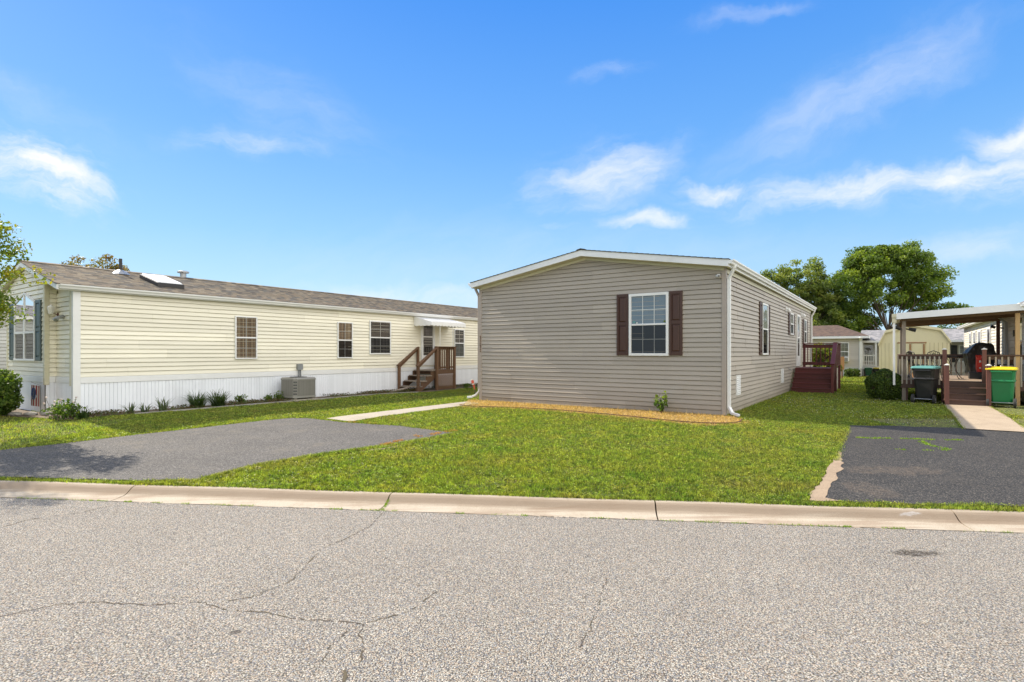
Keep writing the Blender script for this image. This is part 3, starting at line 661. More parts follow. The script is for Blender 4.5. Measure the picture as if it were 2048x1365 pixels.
rd = MB(); P0 = [kp(-60, -0.39), kp(70, -0.39), kp(70, -9.5), kp(-60, -9.5)]
rd.face([(x, y, ZR) for x, y in P0]); road = tag(rd.build('road', 'road'), kind='structure')
# far pavement edge behind the viewer
# kerb: rolled profile, cast in lengths with open joints
prof = [(0.03, -0.42), (0.03, -0.197), (-0.04, -0.196), (-0.075, -0.202), (-0.105, -0.218), (-0.135, -0.242), (-0.165, -0.264), (-0.205, -0.280), (-0.28, -0.289), (-0.41, -0.297), (-0.41, -0.42)]
joints = [-22, -18.4, -14.9, -11.6, -8.2, -5.0, -1.4, 1.98, 5.35, 8.45, 11.55, 15, 18.5, 22, 26, 30, 36]
kb = MB()
for ja, jb in zip(joints[:-1], joints[1:]):
    nsub = 14; rr = rng.random()
    rings = []
    for k in range(nsub + 1):
        a = ja + 0.008 + (jb - ja - 0.016) * k / nsub
        wob = 0.006 * math.sin(a * 1.7) + 0.004 * math.sin(a * 4.1 + 1)
        rings.append([(*kp(a + (0.05 * (w + 0.2) if k in (0, nsub) else 0), w + wob), z + (0.003 * math.sin(a * 2.3) if z > -0.4 else 0)) for w, z in prof])
    kb.loft(rings, r=rr)
tag(kb.build('kerb', 'kerb'), kind='structure')

# hairline cracks of the road, as thin dirt-filled strips
cracks = [([(-5.6, 5.50), (-5.24, 5.63), (-5.2, 5.93), (-5.01, 6.02), (-4.85, 6.18), (-4.72, 6.42)], 0.010),
 ([(-3.9, 3.70), (-3.49, 3.74), (-3.36, 3.84), (-3.23, 3.93), (-2.96, 3.96), (-2.57, 3.91), (-2.24, 3.96), (-2.02, 3.86), (-1.89, 3.82), (-1.71, 3.81), (-1.5, 3.72), (-1.29, 3.69), (-1.08, 3.66), (-0.99, 3.64), (-0.89, 3.72), (-0.77, 3.76), (-0.66, 3.92), (-0.55, 4.17)], 0.009),
 ([(-1.45, 6.18), (-1.47, 5.68), (-1.61, 5.29), (-1.75, 5.02), (-1.73, 4.66), (-1.74, 4.3), (-1.92, 4.04), (-2.1, 3.96)], 0.008),
 ([(-0.98, 3.64), (-0.98, 3.5), (-0.9, 3.35), (-0.88, 3.19)], 0.010), ([(-1.05, 3.58), (-1.11, 3.41), (-1.1, 3.29), (-1.1, 3.19)], 0.010),
 ([(-0.95, 3.16), (-0.93, 3.05), (-0.91, 2.9), (-0.9, 2.7), (-0.93, 2.4)], 0.018), ([(0.76, 4.4), (0.63, 3.96), (0.51, 3.59), (0.41, 3.35)], 0.005)]
kpts = [kp(a, -.408) for a in np.arange(-12, 18, .5)]
cracks.append(([(float(x), float(y)) for x, y in kpts], 0.016))
ck = MB(); rc = random.Random(3)
for pts, wd in cracks:
    fine = []
    for (x0, y0), (x1, y1) in zip(pts[:-1], pts[1:]):
        n = max(2, int(math.hypot(x1 - x0, y1 - y0) / 0.035))
        for k in range(n):
            fine.append((x0 + (x1 - x0) * k / n + rc.uniform(-.011, .011), y0 + (y1 - y0) * k / n + rc.uniform(-.011, .011)))
    fine.append(pts[-1])
    for (x0, y0), (x1, y1) in zip(fine[:-1], fine[1:]):
        if rc.random() < 0.22: continue
        d = Vector((x1 - x0, y1 - y0)); nn = Vector((-d.y, d.x)).normalized() * wd * rc.uniform(0.25, 0.8)
        ck.face([(x0 - nn.x, y0 - nn.y, ZR + 0.003), (x1 - nn.x * .6, y1 - nn.y * .6, ZR + 0.003), (x1 + nn.x * .6, y1 + nn.y * .6, ZR + 0.003), (x0 + nn.x, y0 + nn.y, ZR + 0.003)])
ck.build('road_cracks', 'crack', road)

# driveways and walks
driveL = [(-16.0, 5.3 + 3.1), (-12, 7.0), (-8.55, 9.19), (-7.92, 9.74), (-7.15, 10.58), (-6.28, 11.44), (-5.5, 12.25), (-5.05, 12.6), (-4.61, 12.54), (-3.63, 11.97), (-2.34, 11.51), (-1.0, 10.62), (-1.58, 9.97), (-2.17, 9.39), (-3.05, 8.73), (-3.69, 8.05), (-4.03, 7.45), (-4.15, 7.12), (-5.26, 7.24), (-6.68, 7.40), (-10, 7.75), (-16, 8.36)]
driveL = [(-14.0, 8.22), (-9.6, 8.28), (-8.55, 9.19), (-7.92, 9.74), (-7.15, 10.58), (-6.28, 11.44), (-5.5, 12.25), (-5.05, 12.6), (-4.61, 12.54), (-3.63, 11.97), (-2.34, 11.51), (-1.0, 10.62), (-1.58, 9.97), (-2.17, 9.39), (-3.05, 8.73), (-3.69, 8.05), (-4.1, 7.25), (-5.26, 7.27), (-6.68, 7.43), (-10, 7.83), (-14, 8.2)]
driveR = [(7.0, 11.50), (6.51, 10.69), (5.68, 9.52), (4.84, 8.21), (4.26, 7.4), (3.60, 6.34), (3.6, 6.24), (5.0, 6.08), (7.5, 5.8), (12.5, 5.2), (14.0, 6.9), (11.8, 9.4), (9.87, 10.72), (9.07, 11.16), (8.0, 11.42)]
jL = jitter(driveL, 0.045, 0.16, 5); jR = jitter(driveR, 0.04, 0.16, 6)
sheet('soil_margin', jitter([(-2.6, 9.35), (-1.75, 10.1), (-1.25, 10.5), (-1.2, 10.30), (-1.5, 9.95), (-2.05, 9.25), (-2.5, 9.0)], 0.03, 0.15, 2), 0.002, 'sand')
sheet('driveway_left', jL, 0.008, 'asphalt_old'); sheet('driveway_right', jR, 0.008, 'asphalt_new')
sandp = [(3.38, 6.26), (3.60, 6.62), (3.92, 7.0), (4.20, 7.38), (4.47, 7.8), (4.82, 8.25), (5.1, 8.65), (5.35, 9.05), (5.20, 8.68), (4.98, 8.28), (4.78, 7.98), (4.66, 7.72), (4.42, 7.5), (4.28, 7.22), (4.02, 6.94), (3.80, 6.62), (3.62, 6.36), (3.72, 6.24), (3.5, 6.22)]
sheet('soil_edge', jitter([(-2.62, 9.06), (-2.17, 9.36), (-1.58, 9.93), (-1.12, 10.46), (-1.16, 10.50), (-1.66, 9.98), (-2.24, 9.44), (-2.62, 9.14)], .012, .1, 12), 0.012, 'sand')
sheet('soil_patch', jitter(sandp, 0.03, 0.12, 8), 0.012, 'sand')
walkL = [(-4.15, 12.42), (-3.55, 11.98), (-1.15, 16.0), (-0.72, 16.8), (0.4, 18.6), (-0.2, 19.0), (-1.55, 16.6), (-1.75, 16.1)]
walkL = [(-4.2, 12.40), (-3.50, 11.95), (-1.53, 14.95), (-0.9, 15.95), (-1.35, 16.55), (-1.95, 15.7)]
sheet('walk_left', jitter(walkL, 0.008, 0.3, 4), 0.022, 'walk')
walkR = [(12.25, 15.62), (13.10, 15.08), (10.05, 10.68), (9.9, 10.6), (9.05, 11.02)]
sheet('walk_right', jitter(walkR, 0.008, 0.3, 4), 0.022, 'walk_tan')

# ------------------------------------------------------------------ taupe house
HA = Vector((4.9922, 12.8906, 0))
def LA(s, t, z=0): p = HA + U * s + V * t; return (p.x, p.y, z)
tp = thing('manufactured_home', 'taupe vinyl sided house with white trim and brown shuttered front window, centre', 'house', HA, TH)
WA, LNA, ZA, SA = 7.26, 16.2, 3.49, 0.162
def limA(z):
    if z <= ZA: return (0.05, WA - 0.05)
    d = (z - ZA) / SA; return (d, WA - d)
w = MB(); siding(w, Pfront, 0, WA, 0.02, 4.07, 0.115, limA, 3.7); tag(w.build('wall', 'taupe', tp), 'gable front wall in shaded taupe lap siding')
w = MB(); siding(w, Pside, 0.05, LNA - 0.05, 0.02, ZA + 0.02, 0.115, None, 3.7); w.build('wall', 'taupe', tp)
w = MB(); siding(w, lambda a, z, o: (a, WA + o, z), 0.05, LNA - 0.05, 0.02, ZA, 0.115, None, 3.7); w.build('wall', 'taupe', tp)
core(tp, WA, LNA, ZA, SA, 0.0, 'inner_wall', 'taupe')
c = MB(); c.box(-0.03, 0.07, -0.03, 0.07, 0, ZA - .005); c.build('corner_trim', 'taupe_trim', tp, bevel=0.006)
c = MB(); c.box(-0.03, 0.07, WA - 0.07, WA + 0.03, 0, ZA - .005); c.build('corner_trim', 'taupe_trim', tp, bevel=0.006)
c = MB(); c.box(LNA - 0.07, LNA + 0.03, -0.03, 0.07, 0, ZA - .005); c.build('corner_trim', 'taupe_trim', tp, bevel=0.006)
gable_roof(tp, WA, LNA, ZA, SA, 0.30, 0.30, 0.14, 0.155, 'shingle_dark', 'white_dirty')
gutter(tp, -0.14, -1, ZA - 0.02 + 0.155, -0.30, LNA + 0.3); gutter(tp, WA + 0.14, 1, ZA - 0.02 + 0.155, -0.30, LNA + 0.3)
# frieze under the rake
fz = MB()
for sg in (0, 1):
    y0, y1 = (0.02, WA / 2) if sg == 0 else (WA - 0.02, WA / 2)
    fz.hexa([(-0.035, y0, ZA - 0.075), (-0.003, y0, ZA - 0.075), (-0.003, y1, ZA + SA * WA / 2 - 0.075), (-0.035, y1, ZA + SA * WA / 2 - 0.075),
             (-0.035, y0, ZA - 0.004), (-0.003, y0, ZA - 0.004), (-0.003, y1, ZA + SA * WA / 2 - 0.009), (-0.035, y1, ZA + SA * WA / 2 - 0.009)])
fz.build('frieze', 'soffit', tp)
fz = MB(); pbox(fz, Pside, 0.08, LNA - 0.08, ZA - 0.13, ZA - 0.03, 0.0, 0.03); fz.build('frieze', 'soffit', tp)
# front window with shutters
wf = window(tp, Pfront, 1.33, 2.37, 1.41, 3.0, 3, 2, fw=0.065)
for (a, z, s_, mi) in ((2.225, 2.27, 0.035, 0), (2.15, 2.25, 0.022, 1), (1.43, 2.27, 0.03, 2)):
    st = MB(); st.face([Pfront(a + s_ * math.cos(k * 1.0472), z + s_ * math.sin(k * 1.0472), 0.0455 + .001 * mi) for k in range(6)]); st.build('sticker', ['teal', 'cloth_white', 'leaf_light'][mi], wf)
shutter(tp, Pfront, 0.99, 1.31, 1.42, 3.01, 'brown_shutter'); shutter(tp, Pfront, 2.39, 2.71, 1.42, 3.01, 'brown_shutter')
# long side: three shuttered windows, door, vents, lights
for a0, a1, z0, z1, dk in ((4.27, 5.15, 1.42, 2.98, 'dark'), (9.72, 10.5, 2.17, 3.0, 'dark'), (13.7, 14.5, 1.88, 2.95, 'dark')):
    window(tp, Pside, a0, a1, z0, z1, 1, 1, up='blinds_glare', low='dark')
    shutter(tp, Pside, a0 - 0.36, a0 - 0.02, z0, z1, 'brown_shutter'); shutter(tp, Pside, a1 + 0.02, a1 + 0.36, z0, z1, 'brown_shutter')
def storm_door(parent, P, a0, a1, z0, z1, up='blinds_glare'):
    d = MB(); fw = 0.07
    pbox(d, P, a0, a0 + fw, z0, z1, 0, 0.07); pbox(d, P, a1 - fw, a1, z0, z1, 0, 0.07); pbox(d, P, a0 + fw, a1 - fw, z1 - fw, z1, 0, 0.07)
    pbox(d, P, a0 + fw, a1 - fw, z0, z0 + 0.42, 0.0, 0.055); pbox(d, P, a0 + fw, a1 - fw, z0 + 1.15, z0 + 1.2, 0.02, 0.055)
    pbox(d, P, a0 + fw, a0 + fw + .05, z0 + .42, z1 - fw, 0.02, 0.055); pbox(d, P, a1 - fw - .05, a1 - fw, z0 + .42, z1 - fw, 0.02, 0.055)
    o = d.build('door', 'white', parent, bevel=0.004)
    p = MB(); p.face([P(a0 + fw, z0 + .42, 0.045), P(a1 - fw, z0 + .42, 0.045), P(a1 - fw, z1 - fw, 0.045), P(a0 + fw, z1 - fw, 0.045)]); p.build('pane', 'glass', o)
    p = MB(); p.face([P(a0 + fw, z0 + 1.15, 0.0245), P(a1 - fw, z0 + 1.15, 0.0245), P(a1 - fw, z1 - fw, 0.0245), P(a0 + fw, z1 - fw, 0.0245)]); p.face([P(a0 + fw, z0 + .42, 0.0245), P(a1 - fw, z0 + .42, 0.0245), P(a1 - fw, z0 + 1.15, 0.0245), P(a0 + fw, z0 + 1.15, 0.0245)], 1); p.build('blind', [up, 'dark'], o)
    h = MB(); h.tube([P(a0 + .09, z0 + 1.0, 0.06), P(a0 + .09, z0 + 1.0, 0.10), P(a0 + .17, z0 + 1.0, 0.10)], 0.011, 6); h.build('handle', 'black_metal', o)
    return o
storm_door(tp, Pside, 11.45, 12.35, 0.93, 3.03)
def louvre(parent, P, a0, a1, z0, z1):
    v = MB(); f = 0.03
    pbox(v, P, a0, a0 + f, z0, z1, 0, 0.035); pbox(v, P, a1 - f, a1, z0, z1, 0, 0.035); pbox(v, P, a0 + f, a1 - f, z0, z0 + f, 0, 0.035); pbox(v, P, a0 + f, a1 - f, z1 - f, z1, 0, 0.035)
    n = 9
    for k in range(n):
        z = z0 + f + (z1 - z0 - 2 * f) * (k + 0.15) / n; h = (z1 - z0 - 2 * f) / n
        v.hexa([P(a0 + f, z, 0.030), P(a1 - f, z, 0.030), P(a1 - f, z + h * 0.7, 0.020), P(a0 + f, z + h * 0.7, 0.020), P(a0 + f, z + .004, 0.034), P(a1 - f, z + .004, 0.034), P(a1 - f, z + h * 0.7 + .004, 0.024), P(a0 + f, z + h * 0.7 + .004, 0.024)])
    pbox(v, P, a0 + f, a1 - f, z0 + f, z1 - f, 0, 0.019, mi=1)
    return v.build('vent', ['white', 'ac_dark'], parent)
louvre(tp, Pside, 1.02, 1.47, 0.42, 0.92); louvre(tp, Pside, 7.75, 8.25, 0.42, 0.92)
for a, z in ((8.9, 3.08), (13.0, 3.12)):
    l = MB(); pbox(l, Pside, a - .07, a + .07, z - .09, z + .09, 0, 0.04); l.tube([Pside(a, z, 0.04), Pside(a, z, 0.1), Pside(a, z - .1, 0.14)], [0.03, 0.04, 0.055], 8); l.build('porch_light', 'white_dirty', tp)
# downspouts
downspout(tp, [(-0.02, -0.21, ZA + 0.04), (-0.02, -0.21, ZA - 0.03), (0.03, -0.085, ZA - 0.26), (0.03, -0.085, 0.22), (-0.02, -0.17, 0.08), (-0.08, -0.32, 0.05)], 'white')
downspout(tp, [(LNA - 0.12, -0.2, ZA + 0.04), (LNA - 0.12, -0.2, ZA - 0.06), (LNA - 0.10, -0.07, ZA - 0.3), (LNA - 0.10, -0.07, 0.2), (LNA - 0.14, -0.3, 0.08)], 'white')
downspout(tp, [(0.03, WA + 0.21, ZA + 0.04), (0.03, WA + 0.21, ZA - 0.03), (0.03, WA + 0.075, ZA - 0.26), (0.03, WA + 0.075, 0.34)], 'taupe_trim')
ds = MB(); ds.loft([[(0.03 + 0.05 * cx, WA + yy_, zz + 0.035 * cz) for cx, cz in ((-1, -1), (1, -1), (1, 1), (-1, 1))] for yy_, zz in ((0.03, 0.36), (0.09, 0.26), (0.2, 0.16), (0.36, 0.10), (0.52, 0.085))]); tag(ds.build('downspout_foot', 'white', tp, bevel=0.01))
# little climbing twigs / house numerals strip on the left corner post
hn = MB(); hn.beam(Pfront(WA - .025, 1.5, 0.0325), Pfront(WA - .025, 2.02, 0.0325), 0.012, .012)
for k in range(4):
    z = 1.98 - 0.13 * k
    hn.beam(Pfront(WA - 0.06, z, 0.034), Pfront(WA + 0.005, z, 0.034), 0.004, 0.012); hn.beam(Pfront(WA - 0.025, z, 0.034), Pfront(WA - 0.05 + 0.03 * (k % 2), z - 0.07, 0.034), 0.004, 0.012)
    if k % 2: hn.beam(Pfront(WA - 0.055, z - 0.07, 0.034), Pfront(WA, z - 0.07, 0.034), 0.004, 0.012)
hn.build('number_plate', 'wood_old', tp)
cm = MB(); pbox(cm, Pfront, 0.10, 0.17, 3.27, 3.34, 0.02, 0.05); cm.tube([Pfront(0.14, 3.30, 0.05), Pfront(0.14, 3.29, 0.09)], 0.012, 6)
cm.tube([Pfront(0.17, 3.29, 0.085), Pfront(0.10, 3.275, 0.16)], 0.030, 10); co_ = cm.build('security_camera', 'white', tp)
cm = MB(); cm.tube([Pfront(0.101, 3.2755, 0.159), Pfront(0.096, 3.2745, 0.164)], 0.022, 10); cm.build('lens', 'black', co_)
sp_ = MB(); sp_.tube([Pside(9.5, 0.86, 0.02), Pside(9.5, 0.86, 0.09), Pside(9.5, 0.80, 0.10)], 0.014, 6); sp_.tube([Pside(9.38, 0.9, 0.03), Pside(9.62, 0.9, 0.03)], 0.012, 6); sp_.build('tap', 'galv', tp)

# ------------------------------------------------------------------ burgundy steps beside it
def LW(s, t, z=0): return Vector(LA(s, t, z))
bs = thing('porch_steps', 'burgundy stained wooden steps and landing at the side door of the taupe house', 'steps', LA(9.5, -0.05), TH)
# local: x away, y negative is out from the wall
s_ = MB(); nr = 5; rh = 0.178; rn = 0.25; Wt = 1.32
for k in range(nr):
    x = 0.02 + k * rn; z = rh * (k + 1)
    s_.box(x, x + 0.02, -Wt, -0.05, z - rh + (0.0 if k else 0.0), z - 0.035)
    s_.box(x - 0.03, x + rn + 0.01, -Wt - 0.02, -0.04, z - 0.034, z)
s_.build('treads', 'burgundy', bs, bevel=0.004)
x1 = 0.02 + nr * rn; x2 = 3.2; zt = nr * rh
s_ = MB()
for k in range(14): s_.box(x1 + 0.01 + k * 0.139 - .13, x1 - 0.125 + (k + 1) * 0.139, -Wt - 0.02, -0.04, zt - 0.034, zt - 0.001)
s_.build('landing', 'burgundy', bs, bevel=0.003)
s_ = MB(); s_.box(0.06, 0.10, -Wt - .01, -Wt + .03, 0.0, 0.17)
s_.prism([(0.0, -Wt - 0.045, 0.0), (0.28, -Wt - 0.045, 0.0), (x1 + .05, -Wt - 0.045, zt - 0.2), (x1 + .05, -Wt - 0.045, zt + 0.02), (x1 - 0.1, -Wt - 0.045, zt + 0.02), (0.0, -Wt - 0.045, 0.2)], (0, 0.035, 0)); s_.build('stringer', 'burgundy', bs)
for k, (x, y, h) in enumerate(((0.06, -Wt - 0.07, 1.03), (x1 + 0.02, -Wt - 0.07, zt + 0.95), (x2 - .05, -Wt - 0.07, zt + 0.95), (x2 - .05, -0.12, zt + 0.95))):
    p = MB(); p.box(x - .045, x + .045, y - .045, y + .045, 0, h); p.build('post', 'burgundy', bs, bevel=0.006)
rl = MB()
rl.beam((0.0, -Wt - 0.07, 1.06), (x1 + 0.04, -Wt - 0.07, zt + 0.97), 0.14, 0.035); rl.beam((x1, -Wt - .07, zt + .97), (x2, -Wt - .07, zt + .97), 0.14, 0.035); rl.beam((x2 - .05, -Wt - .07, zt + .97), (x2 - .05, -0.05, zt + .97), 0.14, 0.035)
rl.beam((0.05, -Wt - .07, 0.93), (x1, -Wt - .07, zt + .84), 0.035, 0.09)
rl.beam((x1, -Wt - .07, zt + .86), (x2, -Wt - .07, zt + .86), 0.035, 0.09); rl.beam((x2 - .05, -Wt - .07, zt + .86), (x2 - .05, -0.05, zt + .86), 0.035, 0.14)
rl.beam((0.05, -Wt - .07, 0.28), (x1, -Wt - .07, zt + .12), 0.035, 0.09)
rl.beam((x1, -Wt - .07, zt + .12), (x2, -Wt - .07, zt + .12), 0.035, 0.09); rl.beam((x2 - .05, -Wt - .07, zt + .14), (x2 - .05, -0.05, zt + .14), 0.035, 0.13)
rl.build('rail', 'burgundy', bs, bevel=0.004)
for k in range(9):
    b_ = MB(); x = 0.18 + k * 0.125; zz = 0.93 + (zt - .09) * (x / x1); b_.box(x - .018, x + .018, -Wt - .105, -Wt - .088, zz - 0.72, zz); b_.build('baluster', 'burgundy', bs)
for k in range(13):
    b_ = MB(); x = x1 + 0.14 + k * 0.135; b_.box(x - .018, x + .018, -Wt - .105, -Wt - .088, zt + .1, zt + .9); b_.build('baluster', 'burgundy', bs)
for k in range(7):
    b_ = MB(); y = -0.25 - k * 0.16; b_.box(x2 - .085, x2 - .068, y - .018, y + .018, zt + .1, zt + .9); b_.build('baluster', 'burgundy', bs)
pn = MB()
for k in range(6): pn.box(x1 + 0.06, x2, -Wt - .03, -Wt - .012, 0.03 + k * 0.14, 0.03 + (k + 1) * 0.14 - 0.008)
pn.box(x1 + .05, x2, -Wt - .01, -Wt, 0, zt - .04); tag(pn.build('side_panel', 'beige_siding', bs), 'tan plank skirting below the landing')

# ------------------------------------------------------------------ cream house on the left
HB = Vector((-10.3465, 12.9921, 0))
def LB(s, t, z=0): p = HB + U * s + V * t; return (p.x, p.y, z)
cr = thing('mobile_home', 'long cream sided home with brown shingle roof and white skirting, on the left', 'house', HB, TH)
WB, LNB, ZB, SB = 5.2, 20.5, 2.98, 0.285; ZK = 0.755
w = MB(); siding(w, Pside, 0.10, LNB - 0.05, 0.905, ZB, 0.114, None, 4.2); w.build('wall', 'cream', cr)
w = MB(); siding(w, Pfront, 0.05, 1.16, 0.905, ZB - 0.02, 0.114, None, 4.2); w.build('wall', 'cream', cr)
BY0, BY1, BX = 1.16, 4.2, -0.22
PB = lambda a, z, o: (BX - o, a, z)
def limB(z):
    zz = ZB - 0.02
    return (BY0 + .05, BY1 - .05) if z < zz + SB * BY0 else (max(BY0 + .05, (z - zz) / SB), min(BY1 - .05, WB - (z - zz) / SB))
w = MB(); siding(w, PB, BY0, BY1, 0.905, ZB + SB * WB / 2 - 0.03, 0.114, limB, 4.2); tag(w.build('wall', 'cream', cr), 'projecting bay front of cream siding')
w = MB(); siding(w, lambda a, z, o: (a, BY0 - o, z), BX, 0, 0.905, ZB + SB * BY0, 0.114, None, 9); w.build('wall', 'cream', cr); w = MB(); siding(w, lambda a, z, o: (a, BY1 + o, z), BX, 0, 0.905, ZB + SB, 0.114, None, 9); w.build('wall', 'cream', cr)
w = MB(); siding(w, Pfront, BY1, WB - .05, 0.905, ZB - 0.02, 0.114, None, 4.2); w.build('wall', 'cream', cr)
w = MB(); siding(w, lambda a, z, o: (LNB + o, a, z), 0.05, WB - .05, 0.905, ZB, 0.114, None, 4.2); w.build('wall', 'cream', cr)
cb = MB(); h = WB / 2
cb.prism([(0.02, 0.02, 0), (0.02, WB - .02, 0), (0.02, WB - .02, ZB - .01), (0.02, h, ZB + SB * h - .01), (0.02, 0.02, ZB - .01)], (LNB - .04, 0, 0))
cb.prism([(BX + .02, BY0 + .02, 0), (BX + .02, BY1 - .02, 0), (BX + .02, BY1 - .02, ZB + SB * (WB - BY1) - .03), (BX + .02, h, ZB + SB * h - .04), (BX + .02, BY0 + .02, ZB + SB * BY0 - .03)], (-BX, 0, 0))
cb.build('inner_wall', 'cream', cr)
# corner posts
for (x0, x1_, y0, y1, zz) in ((-0.03, 0.12, -0.035, 0.075, ZB - .01), (BX - .03, BX + .07, BY0 - .035, BY0 + .07, ZB + .28), (BX - .03, BX + .07, BY1 - .07, BY1 + .035, ZB + .24)):
    c = MB(); c.box(x0, x1_, y0, y1, 0.70 if x0 < -0.1 else 0.0, zz); c.build('corner_trim', 'cream_trim' if x0 < -0.1 else 'white', cr, bevel=0.006)
c = MB(); c.box(-0.034, 0.02, 0.085, 0.20, 0.70, ZB - .02); c.build('corner_trim', 'cream_trim', cr, bevel=0.005)
gable_roof(cr, WB, LNB, ZB, SB, 0.36, 0.3, 0.10, 0.12, 'shingle', 'white_dirty', 'soffit')
gutter(cr, -0.10, -1, ZB - 0.03 + 0.125, -0.32, LNB + .3, 'white'); gutter(cr, WB + 0.10, 1, ZB - 0.03 + .125, -0.32, LNB + .3, 'white')
# skirting: ribbed vinyl, with a white band over it
def skirting(P, a0, a1, z1, rib=0.085):
    s = MB(); a = a0; k = 0
    while a < a1 - 0.001:
        b = min(a + rib, a1); r = rng.random(); g0 = 0.010
        s.face([P(a, 0, 0.018), P(b - g0, 0, 0.018), P(b - g0, z1, 0.018), P(a, z1, 0.018)], 0, r)
        s.face([P(b - g0, 0, 0.018), P(b - g0 * .6, 0, 0.004), P(b - g0 * .6, z1, 0.004), P(b - g0, z1, 0.018)], 0, r)
        s.face([P(b - g0 * .6, 0, 0.004), P(b, 0, 0.018), P(b, z1, 0.018), P(b - g0 * .6, z1, 0.004)], 0, r)
        a = b; k += 1
    return s.build('skirting', 'skirt', cr)
skirting(Pside, 0.12, LNB, ZK); skirting(Pfront, 0.12, BY0, ZK); skirting(PB, BY0, BY1, ZK); skirting(Pfront, BY1, WB, ZK); skirting(lambda a, z, o: (a, BY0 - o, z), BX, 0, ZK)
bd = MB(); pbox(bd, Pside, 0.12, LNB, ZK, 0.90, 0, 0.035); pbox(bd, PB, BY0 + .07, BY1 - .07, ZK, 0.90, 0, 0.035); pbox(bd, Pfront, 0.2, BY0 - .0, ZK, 0.90, 0, 0.033)
bd.box(BX + .07, -0.035, BY0 - .035, BY0, ZK, .9); bd.build('skirting_band', 'white', cr, bevel=0.005)
window(cr, Pside, 3.85, 4.53, 1.30, 2.57, 2, 2, 'plaid', 'plaid', fw=0.035, screen=False)
window(cr, Pside, 7.47, 8.12, 1.29, 2.56, 2, 2, 'plaid', 'plaid_dark', fw=0.035)
window(cr, Pside, 8.90, 9.94, 1.42, 2.68, 2, 2, 'plaid_dark', 'greycurt', fw=0.045)
window(cr, Pside, 13.66, 14.35, 1.27, 2.53, 2, 3, 'greycurt', 'blinds_light', fw=0.045)
dr = storm_door(cr, Pside, 11.60, 12.40, 0.96, 2.66, 'greycurt')
# front window of the bay, pointed top, two tall lights
bw = MB(); z0, zs, zp = 1.33, 2.74, 3.0; a0, a1, am = 1.79, 3.44, 2.615
def ztop(a): return zs + (zp - zs) * (1 - abs(a - am) / (am - a0))
for (b0, b1) in ((a0, a0 + .05), (am - .045, am + .045), (a1 - .05, a1)):
    bw.hexa([PB(b0, z0, 0), PB(b1, z0, 0), PB(b1, z0, .06), PB(b0, z0, .06), PB(b0, ztop(b0) - .002, 0), PB(b1, ztop(b1) - .002, 0), PB(b1, ztop(b1) - .002, .06), PB(b0, ztop(b0) - .002, .06)])
pbox(bw, PB, a0 - .02, a1 + .02, z0 - .05, z0, 0, .065); pbox(bw, PB, a0 + .05, am - .045, 1.98, 2.03, 0.02, .056); pbox(bw, PB, am + .045, a1 - .05, 1.98, 2.03, 0.02, .056)
for (b0, b1) in ((a0, am), (am, a1)):
    bw.hexa([PB(b0, ztop(b0), 0), PB(b1, ztop(b1), 0), PB(b1, ztop(b1), .062), PB(b0, ztop(b0), .062), PB(b0, ztop(b0) + .05, 0), PB(b1, ztop(b1) + .05, 0), PB(b1, ztop(b1) + .05, .062), PB(b0, ztop(b0) + .05, .062)])
bwo = bw.build('window', 'white', cr, bevel=0.004); tag(bwo, 'tall double window with a pointed top')
mu = MB()
for (b0, b1) in ((a0 + .05, am - .045), (am + .045, a1 - .05)):
    x = (b0 + b1) / 2; pbox(mu, PB, x - .009, x + .009, 2.03, ztop(x), .03, .04); pbox(mu, PB, b0, b1, 1.655, 1.665, .026, .032)
    for z in (2.26, 2.5, 2.73): pbox(mu, PB, b0, b1, z - .008, z + .008, .031, .039)
mu.build('muntin', 'white', bwo)
pn = MB(); pn.face([PB(a0, 1.98, .045), PB(a1, 1.98, .045), PB(a1, zs, .045), PB(am, zp, .045), PB(a0, zs, .045)]); pn.face([PB(a0, z0, .036), PB(a1, z0, .036), PB(a1, 1.98, .036), PB(a0, 1.98, .036)], 1); pn.build('pane', ['glass', 'glass_screen'], bwo)
bl = MB(); bl.face([PB(a0, 1.98, .0245), PB(a1, 1.98, .0245), PB(a1, zs, .0245), PB(am, zp, .0245), PB(a0, zs, .0245)]); bl.face([PB(a0, z0, .0245), PB(a1, z0, .0245), PB(a1, 1.98, .0245), PB(a0, 1.98, .0245)], 1); bl.build('curtain', ['greycurt', 'plaid_dark'], bwo)
shutter(cr, PB, 1.37, 1.76, 1.29, 2.80, 'green_shutter'); shutter(cr, PB, 3.47, 3.90, 1.29, 2.80, 'green_shutter')
# coach light on the return wall and a hose bib
cl = MB(); cl.tube([(-0.02, 1.0, 2.42), (-0.14, 1.0, 2.46), (-0.16, 1.0, 2.60)], 0.012, 6); cl.tube([(-0.16, 1.0, 2.42), (-0.16, 1.0, 2.44), (-0.16, 1.0, 2.60), (-0.16, 1.0, 2.66)], [0.03, 0.05, 0.075, 0.02], 6, mi=1); cl.tube([(-.03, 1.0, 2.42), (-.018, 1.0, 2.42)], .05, 8); cl.build('coach_light', ['deck_red', 'cloth_white'], cr)
cl = MB(); cl.tube([(-0.03, 0.62, 2.36), (-0.14, 0.62, 2.34), (-0.2, .66, 2.27)], [.05, .03, .045], 8); cl.tube([(-0.03, 0.62, 2.36), (-0.14, 0.54, 2.33), (-0.2, .5, 2.27)], [.05, .03, .045], 8); cl.build('flood_light', 'galv', cr)
